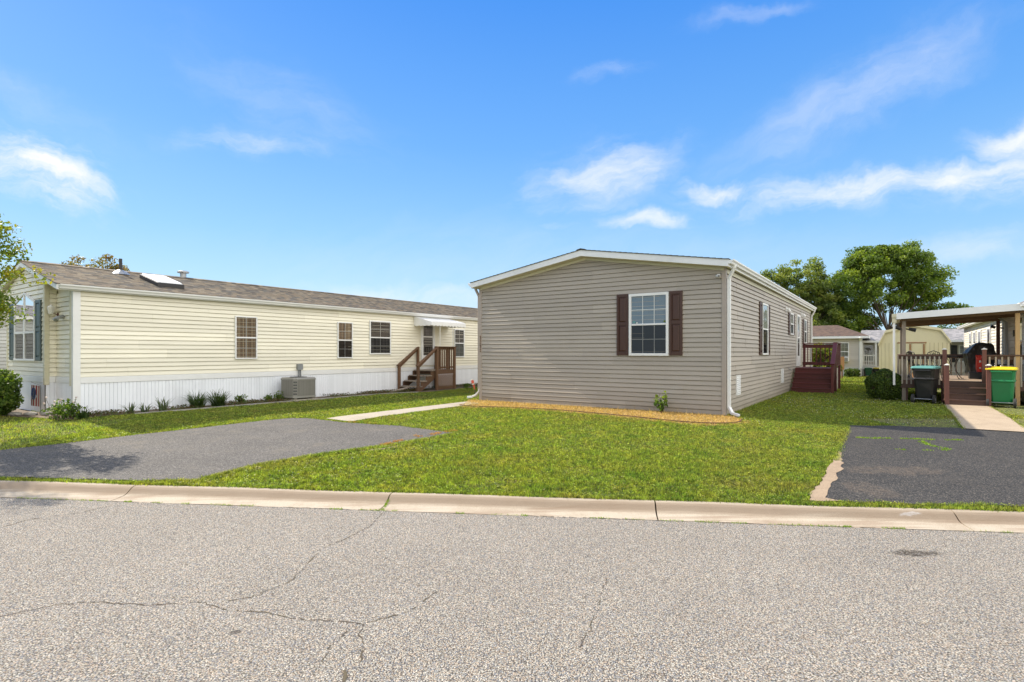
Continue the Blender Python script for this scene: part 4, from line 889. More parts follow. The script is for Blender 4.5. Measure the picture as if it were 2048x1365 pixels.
# awning over the door
aw = MB(); ax0, ax1, az0, az1, ad = 11.2, 13.3, 2.93, 2.70, 0.98
nslat = 22
for k in range(nslat):
    x0 = ax0 + (ax1 - ax0) * k / nslat; x1_ = ax0 + (ax1 - ax0) * (k + 1) / nslat; up_ = 0.014 if k % 2 else 0.0
    aw.hexa([(x0, -.03, az0 + up_), (x1_, -.03, az0 + up_), (x1_, -ad, az1 + up_), (x0, -ad, az1 + up_), (x0, -.03, az0 + up_ + .01), (x1_, -.03, az0 + up_ + .01), (x1_, -ad, az1 + up_ + .01), (x0, -ad, az1 + up_ + .01)])
    lo_ = az1 - 0.13 - (0.025 if k % 2 else 0)
    aw.hexa([(x0, -ad - .012, lo_), (x1_, -ad - .012, lo_), (x1_, -ad, lo_), (x0, -ad, lo_), (x0, -ad - .012, az1 + up_ + .01), (x1_, -ad - .012, az1 + up_ + .01), (x1_, -ad, az1 + up_ + .01), (x0, -ad, az1 + up_ + .01)])
for k in range(9):
    y0 = -.03 - (ad - .03) * k / 9; y1 = -.03 - (ad - .03) * (k + 1) / 9
    for xx in (ax0, ax1): 
        t0 = az0 + (az1 - az0) * k / 9; t1 = az0 + (az1 - az0) * (k + 1) / 9; dd = 0.15 + 0.13 * 0 + (0.025 if k % 2 else 0)
        aw.hexa([(xx, y0, 2.57 - (0.02 if k % 2 else 0)), (xx + .012, y0, 2.57 - (0.02 if k % 2 else 0)), (xx + .012, y1, 2.57 - (0.02 if k % 2 else 0)), (xx, y1, 2.57 - (0.02 if k % 2 else 0)), (xx, y0, t0), (xx + .012, y0, t0), (xx + .012, y1, t1), (xx, y1, t1)])
awn = aw.build('awning', 'white', cr)
for x in (11.72, 12.5): 
    p = MB(); p.tube([(x, -0.96, 1.7), (x, -0.96, 2.7)], 0.013, 6); p.build('awning_post', 'white', awn)
# meter box with conduit
mt = MB(); pbox(mt, Pside, 5.88, 6.06, 0.93, 1.12, 0.02, 0.12); mt.tube([Pside(5.93, .93, .07), Pside(5.93, .7, .07)], .02, 6); mt.tube([Pside(6.0, .93, .07), Pside(6.0, .66, .07)], .02, 6); mt.build('meter_box', 'grey_pipe', cr, bevel=0.004)
# roof pieces: skylight, stink pipe, cap vent
def roofz(y): return ZB + SB * y + 0.12 + 0.02
sk = MB(); sx0, sx1, sy0, sy1 = 2.05, 2.75, 0.62, 1.75
def sl(x, y, d): return (x, y, roofz(y) + d)
sk.hexa([sl(sx0, sy0, 0), sl(sx1, sy0, 0), sl(sx1, sy1, 0), sl(sx0, sy1, 0), sl(sx0, sy0, .11), sl(sx1, sy0, .11), sl(sx1, sy1, .11), sl(sx0, sy1, .11)]); sko = sk.build('skylight', 'black_metal', cr, bevel=0.01)
sk = MB(); sk.hexa([sl(sx0 + .03, sy0 + .03, .112), sl(sx1 - .03, sy0 + .03, .112), sl(sx1 - .03, sy1 - .03, .112), sl(sx0 + .03, sy1 - .03, .112), sl(sx0 + .06, sy0 + .06, .15), sl(sx1 - .06, sy0 + .06, .15), sl(sx1 - .06, sy1 - .06, .15), sl(sx0 + .06, sy1 - .06, .15)]); sk.build('dome', 'white', sko, bevel=0.01)
vp = MB(); yv = 2.2; vp.tube([(1.75, yv, roofz(yv) - .03), (1.75, yv, roofz(yv) + .42)], .04, 10, mi=1); vp.tube([(1.75, yv, roofz(yv) - .04), (1.75, yv, roofz(yv) + .04), (1.75, yv, roofz(yv) + .10)], [.24, .16, .06], 12); vp.build('vent_pipe', ['galv', 'black_metal'], cr)
vp = MB(); yv = 2.9; zz = ZB + SB * 2.3 + .12; vp.tube([(3.75, yv, zz - .1), (3.75, yv, zz + .30)], .09, 12); vp.tube([(3.75, yv, zz + .30), (3.75, yv, zz + .34), (3.75, yv, zz + .37)], [.17, .17, .10], 12); vp.build('roof_vent', 'galv', cr, smooth=False)

# ------------------------------------------------------------------ wooden porch steps of the cream house
ps = thing('wooden_porch', 'weathered brown wooden porch with steps and lattice at the cream house door', 'porch', LB(10.3, 0), TH)
px2, px3, pz = 1.05, 2.15, 0.80
s_ = MB()
for k in range(4):
    x = 0.0 + k * 0.27; z = 0.2 * (k + 1) - 0.0
    s_.box(x, x + 0.29, -1.08, -0.09, z - .04, z)
s_.build('treads', 'wood_grey', ps, bevel=0.004)
for y in (-1.06, -0.10):
    s_ = MB(); s_.prism([(-.02, y, 0), (.25, y, 0), (px2 + .1, y, .55), (px2 + .1, y, .76), (px2 - .26, y, .76), (px2 - .26, y, .56), (.52, y, .56), (.52, y, .36), (.25, y, .36), (.25, y, .16), (-.02, y, .16)], (0, 0.04, 0)); s_.build('stringer', 'wood_old', ps)
s_ = MB()
for k in range(8): s_.box(px2 + 0.02 + k * .138, px2 + .15 + k * .138, -1.12, -0.05, pz - .035, pz)
s_.build('deck_boards', 'wood_grey', ps, bevel=0.003)
s_ = MB(); s_.box(px2, px3, -1.14, -1.10, pz - .17, pz - .0); s_.box(px3 - .04, px3, -1.1, -.05, pz - .17, pz - .036); s_.box(px2, px2 + .04, -1.1, -.05, pz - .17, pz - .036); s_.build('rim_joist', 'wood_old', ps)
for x, y, h in ((0.02, -1.12, 0.98), (0.02, -0.10, 0.98), (px2 + .0, -1.13, pz + .9), (px2, -0.1, pz + .9), (px3 - .05, -1.13, pz + .9), (px3 - .05, -.1, pz + .9)):
    p = MB(); p.box(x - .045, x + .045, y - .045, y + .045, 0, h); p.build('post', 'wood_old', ps, bevel=0.005)
rl = MB()
for y in (-1.13, -.10): rl.beam((-.06, y, .98), (px2 + .03, y, pz + .91), .13, .035); rl.beam((0, y + .045, .88), (px2, y + .045, pz + .82), .035, .085)
rl.box(px2 - .05, px3 + .02, -1.2, -1.06, pz + .90, pz + .935); rl.box(px2, px3, -1.105, -1.07, pz + .80, pz + .90); rl.box(px2, px3, -1.105, -1.07, pz + .06, pz + .13)
rl.box(px3 - .1, px3 + .02, -1.06, -.05, pz + .90, pz + .935); rl.build('rail', 'wood_old', ps, bevel=0.003)
for k in range(9):
    b_ = MB(); x = px2 + .10 + k * .112; b_.box(x - .018, x + .018, -1.14, -1.106, pz + .0, pz + .9); b_.build('baluster', 'wood_old', ps)
for k in range(7):
    b_ = MB(); y = -.2 - k * .13; b_.box(px3 - .07, px3 - .035, y - .018, y + .018, pz, pz + .9); b_.build('baluster', 'wood_old', ps)
lt = MB(); zl = pz - .18; a0_, a1_ = px2 + .05, px3 - .05
def clipseg(x0, z0, dx, dz, y):
    # diagonal slat clipped to the panel
    ts = []
    for lo_, hi_, p, d in ((a0_, a1_, x0, dx), (0.03, zl, z0, dz)):
        t0, t1 = (lo_ - p) / d, (hi_ - p) / d; ts.append((min(t0, t1), max(t0, t1)))
    a = max(ts[0][0], ts[1][0]); b = min(ts[0][1], ts[1][1])
    if b - a > .04: lt.beam((x0 + dx * a, y, z0 + dz * a), (x0 + dx * b, y, z0 + dz * b), .008, .042, up=(dz, 0, -dx) if False else (-dz, 0, dx))
for k in range(-8, 18):
    clipseg(a0_ + k * .115, .03, .7071, .7071, -1.135); clipseg(a0_ + k * .115, .03, -.7071, .7071, -1.125)
lt.build('lattice', 'wood_old', ps)

# loose board by the steps
bo = MB(); bo.beam((0, 0, 0.02), (1.25, 0.12, 0.17), 0.14, 0.035); bo = bo.build('loose_board', 'wood_grey'); bo.location = LB(9.2, -0.72); bo.rotation_euler = (0, 0, TH); tag(bo, 'pale grey board lying on the bed against the foot of the wooden porch', 'board')

# ------------------------------------------------------------------ air conditioner
ac = thing('air_conditioner', 'grey beige outdoor air conditioning condenser against the white skirting', 'air conditioner', LB(5.55, -0.62), TH)
S, c_ = 0.38, 0.07
oct_ = lambda e, z: [(-S + c_ - e * .4, -S - e, z), (S - c_ + e * .4, -S - e, z), (S + e, -S + c_ - e * .4, z), (S + e, S - c_ + e * .4, z), (S - c_ + e * .4, S + e, z), (-S + c_ - e * .4, S + e, z), (-S - e, S - c_ + e * .4, z), (-S - e, -S + c_ - e * .4, z)]
a_ = MB(); a_.loft([oct_(0, .14), oct_(0, .66)]); a_.build('body', 'ac_dark', ac)
a_ = MB(); a_.loft([oct_(.02, .64), oct_(.025, .68), oct_(-.01, .72)]); a_.tube([(0, 0, .721), (0, 0, .735)], .26, 16, mi=1); a_.build('top_cover', ['ac', 'ac_dark'], ac)
a_ = MB(); a_.loft([oct_(.02, .10), oct_(.02, .16)]); a_.build('base_pan', 'ac', ac)
a_ = MB()
for k in range(26):
    x = -S + c_ + (2 * S - 2 * c_) * (k + .5) / 26
    for q in (a_.box(x - .007, x + .007, -S - .016, -S - .001, .16, .64), a_.box(-S - .016, -S - .001, x - .007, x + .007, .16, .64), a_.box(S + .001, S + .016, x - .007, x + .007, .16, .64)): pass
a_.build('grille', 'ac', ac)
a_ = MB(); a_.hexa([(-S - .02, -S + c_, .16), (-S + c_, -S - .02, .16), (-S + c_ + .02, -S, .16), (-S, -S + c_ + .02, .16), (-S - .02, -S + c_, .64), (-S + c_, -S - .02, .64), (-S + c_ + .02, -S, .64), (-S, -S + c_ + .02, .64)])
for k in range(5):
    for q in (.28, .72):
        cx = -S - .02 + (c_ + .02) * q - .004; cy = -S + c_ + (-c_ - .02) * q - .004; z = .2 + k * .09
        dx, dy = .7071 * .022, -.7071 * .022
        a_.hexa([(cx - dx, cy - dy, z), (cx + dx, cy + dy, z), (cx + dx + .008, cy + dy + .008, z), (cx - dx + .008, cy - dy + .008, z), (cx - dx, cy - dy, z + .05), (cx + dx, cy + dy, z + .05), (cx + dx + .008, cy + dy + .008, z + .05), (cx - dx + .008, cy - dy + .008, z + .05)], mi=1)
a_.build('corner_panel', ['ac', 'ac_dark'], ac)
a_ = MB(); a_.box(-.42, .42, -.42, .42, 0, .06); [a_.box(x - .03, x + .03, y - .03, y + .03, .06, .10) for x in (-.3, .3) for y in (-.3, .3)]; a_.build('pad', 'walk', ac)

# ------------------------------------------------------------------ house on the right with its deck and patio cover
HC = Vector((14.5, 15.3, 0))
def LC(s, t, z=0): p = HC + U * s + V * t; return (p.x, p.y, z)
rc_ = thing('neighbour_home', 'white sided home behind the covered deck at the right edge of the photo', 'house', HC, TH)
WC, LNC, ZC, SC = 4.8, 17.6, 2.80, 0.22
PL = lambda a, z, o: (a, o, z)
w = MB(); siding(w, PL, 0.05, LNC - .05, 0.05, ZC, 0.115, None, 4.0); w.build('wall', 'white_siding', rc_)
def limC(z):
    if z <= ZC: return (-WC + .05, -.05)
    d = (z - ZC) / SC; return (-WC + d, -d)
w = MB(); siding(w, Pfront, -WC, 0, 0.05, ZC + SC * WC / 2, 0.115, limC, 4.0); w.build('wall', 'white_siding', rc_)
core(rc_, WC, LNC, ZC, SC, y0=-WC, mat='white_siding')
for x0 in (0, LNC - .07):
    c = MB(); c.box(x0 - .03 if x0 == 0 else x0, x0 + .07 if x0 == 0 else x0 + .10, -.07, .035, 0, ZC - .005); c.build('corner_trim', 'white', rc_, bevel=.005)
rr_ = thing('roof_tmp', None, None)
gable_roof(rr_, WC, LNC, ZC, SC, 0.35, .3, .22, .14, 'shingle_grey', 'white')
gutter(rr_, WC + .22, 1, ZC + .07, -.35, LNC + .3, 'white')
for ch in list(rr_.children):
    ch.parent = rc_; ch.location = (0, -WC, 0)
bpy.data.objects.remove(rr_)
for a0, a1, z0, z1 in ((7.75, 8.75, 1.2, 2.5), (10.6, 11.6, 1.2, 2.48), (12.4, 13.4, 1.3, 2.5), (14.1, 15.1, 1.3, 2.5)):
    window(rc_, PL, a0, a1, z0, z1, 2, 2, 'blinds_light', 'blinds_light', fw=.07)
storm_door(rc_, PL, 1.1, 2.0, 0.66, 2.62, 'greycurt')
l = MB(); pbox(l, PL, 2.3, 2.42, 2.0, 2.2, 0, .1); l.build('porch_light', 'black_metal', rc_)
downspout(rc_, [(3.9, .28, ZC), (3.9, .28, ZC - .1), (3.9, .07, ZC - .3), (3.9, .07, .3)], 'galv')

# deck
dk = thing('deck', 'raised brown deck with tan balusters and front steps beside the white sided home', 'deck', HC, TH)
DZ, DT, DS = 0.65, 3.0, 5.0
s_ = MB()
for k in range(36): s_.box(0.0 + k * .139, .132 + k * .139, 0.06, DT, DZ - .03, DZ)
s_.build('deck_boards', 'deck_floor', dk)
s_ = MB(); s_.box(-.04, 0, .06, DT + .02, DZ - .24, DZ - .0); s_.box(0, DS, DT, DT + .04, DZ - .24, DZ - .002); s_.box(DS, DS + .04, .06, DT, DZ - .24, DZ - .002); s_.build('rim_joist', 'deck_brown', dk)
s_ = MB()
for (x, y) in ((.1, 2.9), (.1, 1.95), (.1, 1.05), (.1, .1), (2.5, 2.9), (4.9, 2.9), (2.5, .1), (4.9, .15)): s_.box(x - .07, x + .07, y - .07, y + .07, 0, DZ - .03)
for k in range(8): s_.box(.0, DS, .2 + k * .38, .24 + k * .38, DZ - .19, DZ - .031)
s_.build('framing', 'deck_brown', dk)
def picket(x, y, along, z0=DZ - .12, z1=DZ + .72, mat='baluster'):
    b_ = MB(); b_.box(x - .019, x + .019, y - .019, y + .019, z0, z1); b_.build('baluster', mat, dk)
rl = MB()
for y0, y1 in ((1.99, DT + .06), (0.06, 1.01)):
    rl.box(-.09, .05, y0, y1, DZ + .74, DZ + .775); rl.box(-.03, .005, y0, y1, DZ + .64, DZ + .74)
rl.box(0.05, DS, DT - .07, DT + .07, DZ + .74, DZ + .775); rl.box(0, DS, DT - .02, DT + .015, DZ + .64, DZ + .74)
rl.box(DS - .07, DS + .07, .06, DT, DZ + .741, DZ + .776); rl.box(DS - .02, DS + .015, .06, DT, DZ + .64, DZ + .74); rl.build('rail', 'deck_brown', dk, bevel=.003)
for k in range(9): picket(-.06, 2.07 + k * .113, 0)
for k in range(7): picket(-.06, .12 + k * .135, 0)
for k in range(26): picket(.25 + k * .18, DT + .055, 0)
for k in range(20): picket(DS + .055, .16 + k * .142, 0)
for (x, y, z0, h) in ((-.09, 1.95, 0, DZ + .93), (-.09, 1.05, 0, DZ + .93), (-.98, 1.95, 0, 1.13), (-.98, 1.05, 0, 1.13)):
    p = MB(); p.box(x - .05, x + .05, y - .05, y + .05, z0, h); po = p.build('post', 'deck_red', dk, bevel=.004)
    p = MB(); p.box(x - .062, x + .062, y - .062, y + .062, h, h + .018); p.hexa([(x - .05, y - .05, h + .018), (x + .05, y - .05, h + .018), (x + .05, y + .05, h + .018), (x - .05, y + .05, h + .018), (x - .012, y - .012, h + .045), (x + .012, y - .012, h + .045), (x + .012, y + .012, h + .045), (x - .012, y + .012, h + .045)]); p.build('post_cap', 'cloth_white', po)
s_ = MB()
for k in range(4):
    x = -1.0 + k * .24; z = (DZ / 4) * (k + 1)
    s_.box(x + .02, x + .035, 1.0, 2.0, z - DZ / 4, z - .04)
    if k < 3: s_.box(x, x + .27, .99, 2.01, z - .038, z, mi=0)
s_.build('steps', 'deck_brown', dk, bevel=.004)

# patio cover over the deck
pc = thing('patio_cover', 'white edged lean-to patio roof on wooden posts over the deck', 'patio cover', HC, TH)
def pcz(t): return 2.80 - 0.055 * t
s_ = MB(); x0, x1_ = -.25, DS + .25; t0, t1 = .02, DT + .12
s_.hexa([(x0, t0, pcz(t0)), (x1_, t0, pcz(t0)), (x1_, t1, pcz(t1)), (x0, t1, pcz(t1)), (x0, t0, pcz(t0) + .05), (x1_, t0, pcz(t0) + .05), (x1_, t1, pcz(t1) + .05), (x0, t1, pcz(t1) + .05)]); s_.build('roof_panel', 'white_dirty', pc)
s_ = MB(); s_.hexa([(x0 - .03, t0, pcz(t0) - .12), (x0, t0, pcz(t0) - .12), (x0, t1, pcz(t1) - .12), (x0 - .03, t1, pcz(t1) - .12), (x0 - .03, t0, pcz(t0) + .07), (x0, t0, pcz(t0) + .07), (x0, t1, pcz(t1) + .07), (x0 - .03, t1, pcz(t1) + .07)]); s_.build('fascia', 'white_dirty', pc)
s_ = MB(); s_.box(x0 - .03, x1_, t1, t1 + .12, pcz(t1) - .06, pcz(t1) + .05); s_.box(x0 + .0, x0 + .1, t1 + .0, t1 + .11, pcz(t1) - .22, pcz(t1) - .06); s_.build('gutter', 'cream_trim', pc)
s_ = MB()
for x in (.05, 2.5, DS): s_.beam((x, .05, pcz(.05) - .10), (x, DT, pcz(DT) - .10), .09, .17)
for k in range(7): s_.box(x0 + .02, x1_ - .02, .3 + k * .42, .34 + k * .42, pcz(.3 + k * .42) - .09, pcz(.3 + k * .42) - .013)
s_.build('beam', 'wood_beam', pc)
for x, y, mt_, z0 in ((.05, 2.93, 'wood_grey', 0), (-.02, .33, 'wood_pine', 0), (DS, .14, 'deck_red', 0), (DS, 2.93, 'wood_grey', 0)):
    p = MB(); p.box(x - .05, x + .05, y - .05, y + .05, z0, pcz(y) - .18); p.build('post', mt_, pc, bevel=.004)
downspout(pc, [(x0 + .05, t1 + .06, 2.5), (x0 + .05, t1 + .06, .5)], 'white', .06, .05)
for (x, y, s1) in ((.05, 2.93, -1), (DS, .14, 1)):
    f = MB(); f.tube([(x, y + .0 - .05, pcz(y) - .42), (x - .02, y - .14, pcz(y) - .44)], .02, 6); f.tube([(x - .02, y - .12, pcz(y) - .42), (x - .03, y - .30, pcz(y) - .47)], [.045, .06], 8); f.tube([(x - .02, y + .08, pcz(y) - .42), (x - .03, y + .2, pcz(y) - .36)], [.045, .06], 8); f.build('flood_light', 'black_metal', pc)

# ------------------------------------------------------------------ bins
def bin_(body, lid, label, loc, rz, scale=1.0, name='wheelie_bin'):
    t_ = thing(name, label, 'bin', loc, rz)
    # local: -x is the wheel side
    def ring(w, d, z, xo=0): 
        c = .05; return [(xo - d / 2, -w / 2 + c, z), (xo - d / 2 + c, -w / 2, z), (xo + d / 2 - c, -w / 2, z), (xo + d / 2, -w / 2 + c, z), (xo + d / 2, w / 2 - c, z), (xo + d / 2 - c, w / 2, z), (xo - d / 2 + c, w / 2, z), (xo - d / 2, w / 2 - c, z)]
    k = scale; b = MB()
    b.loft([ring(.50 * k, .50, .10), ring(.53 * k, .54, .2), ring(.60 * k, .64, .69), ring(.655 * k, .70, .70), ring(.655 * k, .70, .73), ring(.62 * k, .67, .75), ring(.66 * k, .73, .98), ring(.70 * k, .77, .985), ring(.70 * k, .77, 1.02)])
    for y in (-.2 * k, .2 * k): b.box(-.345, -.30, y - .012, y + .012, .75, .98)
    b.build('body', body, t_, bevel=.01)
    l = MB(); l.loft([ring(.76 * k, .80, 1.02, -.01), ring(.76 * k, .80, 1.05, -.01), ring(.70 * k, .74, 1.085), ring(.4 * k, .5, 1.10)]); l.build('lid', lid, t_, bevel=.008)
    h = MB(); h.tube([(-.36, -.24 * k, .96), (-.44, -.24 * k, .97), (-.44, .24 * k, .97), (-.36, .24 * k, .96)], .014, 8); h.build('handle', body, t_)
    a = MB(); a.tube([(-.30, -.34 * k, .13), (-.30, .34 * k, .13)], .012, 8); a.build('axle', 'galv', t_)
    for y in (-.32 * k, .32 * k):
        w_ = MB(); w_.tube([(-.30, y - .03, .13), (-.30, y + .03, .13)], .13, 18); wo_ = w_.build('wheel', 'rubber', t_, bevel=.008)
        w_ = MB(); w_.tube([(-.30, y - .034, .13), (-.30, y + .034, .13)], .05, 12); w_.build('hub', 'grey_pipe', wo_)
    return t_
bin_('black', 'teal', 'black wheeled bin with a teal lid, standing left of the brown deck steps', LC(-.42, 2.40), TH - R(14), .80)
bin_('green', 'yellow', 'bright green wheeled bin with a yellow lid, standing right of the brown deck steps', (13.50, 15.15, 0), TH - R(10), .86)

# boxwood
def leaf_cloud(n, pts_fn, size, seed, aspect=0.5, updir=0.0):
    r = np.random.RandomState(seed); C, Nn = pts_fn(n, r); n = len(C)
    a = r.normal(size=(n, 3)); a /= np.linalg.norm(a, axis=1)[:, None]
    b = r.normal(size=(n, 3)) + Nn * 1.2; b -= (b * a).sum(1)[:, None] * a; b /= np.linalg.norm(b, axis=1)[:, None]
    c = np.cross(a, b); s = size * r.uniform(.6, 1.35, size=(n, 1))
    P = np.stack([C - a * s, C - c * s * aspect + a * s * -.1, C + a * s, C + c * s * aspect + a * s * .1], axis=1)
    return P
def ell_shell(cx, cy, cz, rx, ry, rz, thick=.15, lump=.12, seed=0):
    def f(n, r):
        d = r.normal(size=(n, 3)); d /= np.linalg.norm(d, axis=1)[:, None]
        q = np.sin(d[:, 0] * 5 + seed) * np.cos(d[:, 1] * 6 + 1.3) + np.sin(d[:, 2] * 7 + seed * 2) * .6
        k = (1 + lump * q) * (1 - thick * r.uniform(size=n) ** 1.5)
        P = np.stack([cx + d[:, 0] * rx * k, cy + d[:, 1] * ry * k, cz + d[:, 2] * rz * k], 1)
        m_ = P[:, 2] > 0.02; return P[m_], d[m_]
    return f
def bush(name, label, cat, loc, rx, ry, rz, leafm, n, size, seed, corek=.86, lump=.06, sink=.1, group=None, thick=.15):
    t_ = thing(name, label, cat, loc, group=group)
    cz = rz * (1 - sink)
    P = leaf_cloud(n, ell_shell(0, 0, cz, rx, ry, rz, thick, lump, seed), size, seed)
    quadmesh('foliage', P, np.random.RandomState(seed).uniform(size=len(P)), leafm, t_)
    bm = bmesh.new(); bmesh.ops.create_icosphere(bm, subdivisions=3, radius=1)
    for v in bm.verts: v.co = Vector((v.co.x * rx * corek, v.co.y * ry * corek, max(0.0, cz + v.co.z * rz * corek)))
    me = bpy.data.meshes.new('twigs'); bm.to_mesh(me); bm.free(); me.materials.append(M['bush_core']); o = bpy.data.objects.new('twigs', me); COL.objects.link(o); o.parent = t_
    return t_
bush('boxwood', 'round clipped dark green boxwood beside the corner of the brown deck', 'shrub', LC(.25, 3.42), .50, .50, .50, 'leaf_dark', 15000, .032, 3, .88, .09, .08)

# ------------------------------------------------------------------ things on the deck
gr = thing('barbecue', 'barbecue under a black vinyl cover on the brown deck', 'barbecue', LC(4.1, .72, DZ), TH + R(8))
def ring4(x0, x1, y0, y1, z, w=0): return [(x0 + w, y0, z), (x1 - w, y0, z), (x1, y0 + .06, z), (x1, y1 - .06, z), (x1 - w, y1, z), (x0 + w, y1, z), (x0, y1 - .06, z), (x0, y0 + .06, z)]
gm = MB(); gm.loft([ring4(-.30, .30, -.36, .42, 0.02), ring4(-.29, .28, -.40, .46, .35, .03), ring4(-.33, .31, -.44, .52, .7, .02), ring4(-.33, .31, -.46, .54, .80, .03), ring4(-.30, .28, -.42, .36, .98, .04), ring4(-.24, .22, -.36, .22, 1.12, .05), ring4(-.12, .10, -.28, .08, 1.15, .04)])
go = gm.build('cover', 'grill_cover', gr, bevel=.03); gr.scale = (.95, .80, 1.03)
cv = bpy.data.textures.new('folds', 'CLOUDS'); cv.noise_scale = .25
sd = go.modifiers.new('sub', 'SUBSURF'); sd.levels = 3; sd.render_levels = 3
dm = go.modifiers.new('dis', 'DISPLACE'); dm.texture = cv; dm.strength = .09
gm = MB()
for y in (-.33, .36): gm.tube([(-.22, y - .02, .05), (-.22, y + .02, .05)], .05, 10)
gm.build('wheel', 'rubber', gr)
rb = MB(); rb.loft([ring4(-.10, .10, -.13, .13, .0), ring4(-.12, .12, -.15, .15, .15), ring4(-.11, .11, -.15, .15, .5), ring4(-.09, .09, -.17, .17, .56), ring4(-.02, .02, -.18, .18, .60)])
for z, s_z in ((.12, .05), (.34, .07)): rb.box(-.128, -.119, -.05, .05, z, z + s_z, mi=1)
rbo = rb.build('charcoal_bag', ['red', 'cloth_white'], None, bevel=.015); rbo.scale = (.7, .5, .9); rbo.location = LC(2.1, .94, DZ + .22); rbo.rotation_euler = (0, 0, TH + R(6)); tag(rbo, 'bright red bag with pale patches standing on a box behind the deck newel post', 'bag')
cb_ = MB(); cb_.box(-.16, .16, -.2, .2, 0, .215); cb_.box(-.165, .165, -.205, .205, .17, .2); cbo = cb_.build('storage_box', 'black', None, bevel=.01); cbo.location = LC(2.1, 1.0, DZ + .003); cbo.rotation_euler = (0, 0, TH); tag(cbo, 'low black box under the red bag on the deck', 'box')
bt = thing('bistro_table', 'black wrought iron table with curved legs behind the deck newel post', 'table', LC(1.75, 1.62, DZ), TH)
q = MB(); q.tube([(0, 0, .72), (0, 0, .735)], .27, 20); q.tube([(0, 0, .70), (0, 0, .72)], .25, 20); q.build('table_top', 'black_metal', bt)
for k in range(4):
    an = k * math.pi / 2 + .5; cx, sx = math.cos(an), math.sin(an)
    q = MB(); q.tube([(cx * r_, sx * r_, z_) for r_, z_ in ((.22, .70), (.12, .58), (.07, .42), (.10, .24), (.2, .08), (.27, .0), (.31, .02))], .011, 6); q.build('leg', 'black_metal', bt)
def iron_chair(label, loc, rz, group='wrought iron chairs on the deck'):
    c = thing('patio_chair', label, 'chair', loc, rz, group)
    q = MB(); q.tube([(0, 0, .42), (0, 0, .445)], .22, 16); q.build('seat', 'black_metal', c)
    for sx, sy in ((1, 1), (1, -1), (-1, 1), (-1, -1)):
        q = MB(); q.tube([(sx * .15, sy * .15, .42), (sx * .14, sy * .14, .25), (sx * .2, sy * .2, 0)], .012, 6); q.build('leg', 'black_metal', c)
    q = MB(); arc = [(.2, -.2, .42), (.24, -.21, .65), (.26, -.15, .84), (.27, 0, .90), (.26, .15, .84), (.24, .21, .65), (.2, .2, .42)]
    q.tube(arc, .013, 6)
    for k in range(5):
        cy = -.1 + .05 * k; q.tube([(.21, cy, .45), (.25, cy * 1.2 + .02, .6), (.25, cy * .8 - .02, .72), (.265, cy, .86)], .008, 5)
    for z_, r_ in ((.62, .07), (.76, .05)): q.tube([(.25, r_ * math.cos(a), z_ + r_ * math.sin(a)) for a in [i * .6283 for i in range(11)]], .007, 5)
    q.build('backrest', 'black_metal', c); return c
ch0 = iron_chair('black wrought iron chair nearest the left front corner of the deck', LC(.8, 2.55, DZ), TH + 2.2)
dup(ch0, LC(1.3, 2.05, DZ), TH + .3, 'black wrought iron chair between the corner chair and the bistro table')
dup(ch0, LC(2.0, 2.5, DZ), TH + 1.2, 'black wrought iron chair farthest back behind the bins')
pt = MB(); pt.tube([(0, 0, 0), (0, 0, .2), (0, 0, .22)], [.09, .13, .14], 12); pto = pt.build('flower_pot', 'shed_strip', None); pto.location = LC(.35, 2.6, DZ); tag(pto, 'small tan pot on the deck behind the left balusters', 'pot')
for lb, y, m1 in (('white bottle standing behind the right deck balusters', .60, 'cloth_white'), ('dark bottle behind the deck balusters above the green bin', .33, 'amber')):
    q = MB(); q.tube([(0, 0, 0), (0, 0, .14), (0, 0, .18), (0, 0, .25)], [.04, .04, .018, .016], 10, mi=0); o = q.build('bottle', m1, None, smooth=False); o.location = LC(.9, y, DZ + .5); tag(o, lb, 'bottle')
q = MB(); q.box(-.2, .2, -.35, .35, .46, .49); [q.box(x - .02, x + .02, y - .02, y + .02, 0, .46) for x in (-.17, .17) for y in (-.32, .32)]; o = q.build('side_table', 'black_metal', None, bevel=.003); o.location = LC(.9, .45, DZ + .008); o.rotation_euler = (0, 0, TH); tag(o, 'low dark table carrying two bottles behind the right deck rail', 'table')

# ------------------------------------------------------------------ background buildings
def PF(a, z, o): return (a, -o, z)
hd = thing('hip_roof_house', 'beige house with a reddish brown hip roof beyond the burgundy steps', 'house', (21.6 - .82238 * 8.1, 34 + .56894 * 8.1, 0), TH - R(90))
w = MB(); siding(w, PF, 0.0, 8.1, .55, 2.43, .125, None, 4); w.build('wall', 'beige_siding', hd)
w = MB(); siding(w, lambda a, z, o: (8.1 + o, a, z), 0, 7, .55, 2.43, .125, None, 4); w.build('wall', 'beige_siding', hd)
w = MB(); w.box(0, 8.08, .02, 7, .0, 2.42); w.build('inner_wall', 'beige_siding', hd)
w = MB(); w.box(-.02, 8.13, -.03, .01, 0, .55); w.box(8.1, 8.13, .01, 7, 0, .55); w.build('skirting', 'stucco', hd)
rf = MB(); e0 = (-.4, -.35, 2.45); e1 = (8.5, -.35, 2.45); e2 = (8.5, 7.35, 2.45); e3 = (-.4, 7.35, 2.45); r0 = (2.0, 3.5, 3.30); r1 = (6.6, 3.5, 3.30)
for f_ in ((e0, e1, r1, r0), (e1, e2, r1), (e2, e3, r0, r1), (e3, e0, r0)): rf.face([(x, y, z + .06) for x, y, z in f_])
rf.build('roof', 'shingle_red', hd)
rf = MB(); rf.box(-.4, 8.5, -.37, -.34, 2.36, 2.50); rf.box(8.49, 8.52, -.34, 7.35, 2.36, 2.50); rf.box(-.38, 8.48, -.33, 7.3, 2.40, 2.44); rf.build('fascia', 'white', hd)
for a0, a1 in ((6.10, 6.74), (6.79, 7.45)): window(hd, PF, a0, a1, 0.95, 2.12, 3, 2, 'sheer', 'sheer', fw=.05, screen=False)
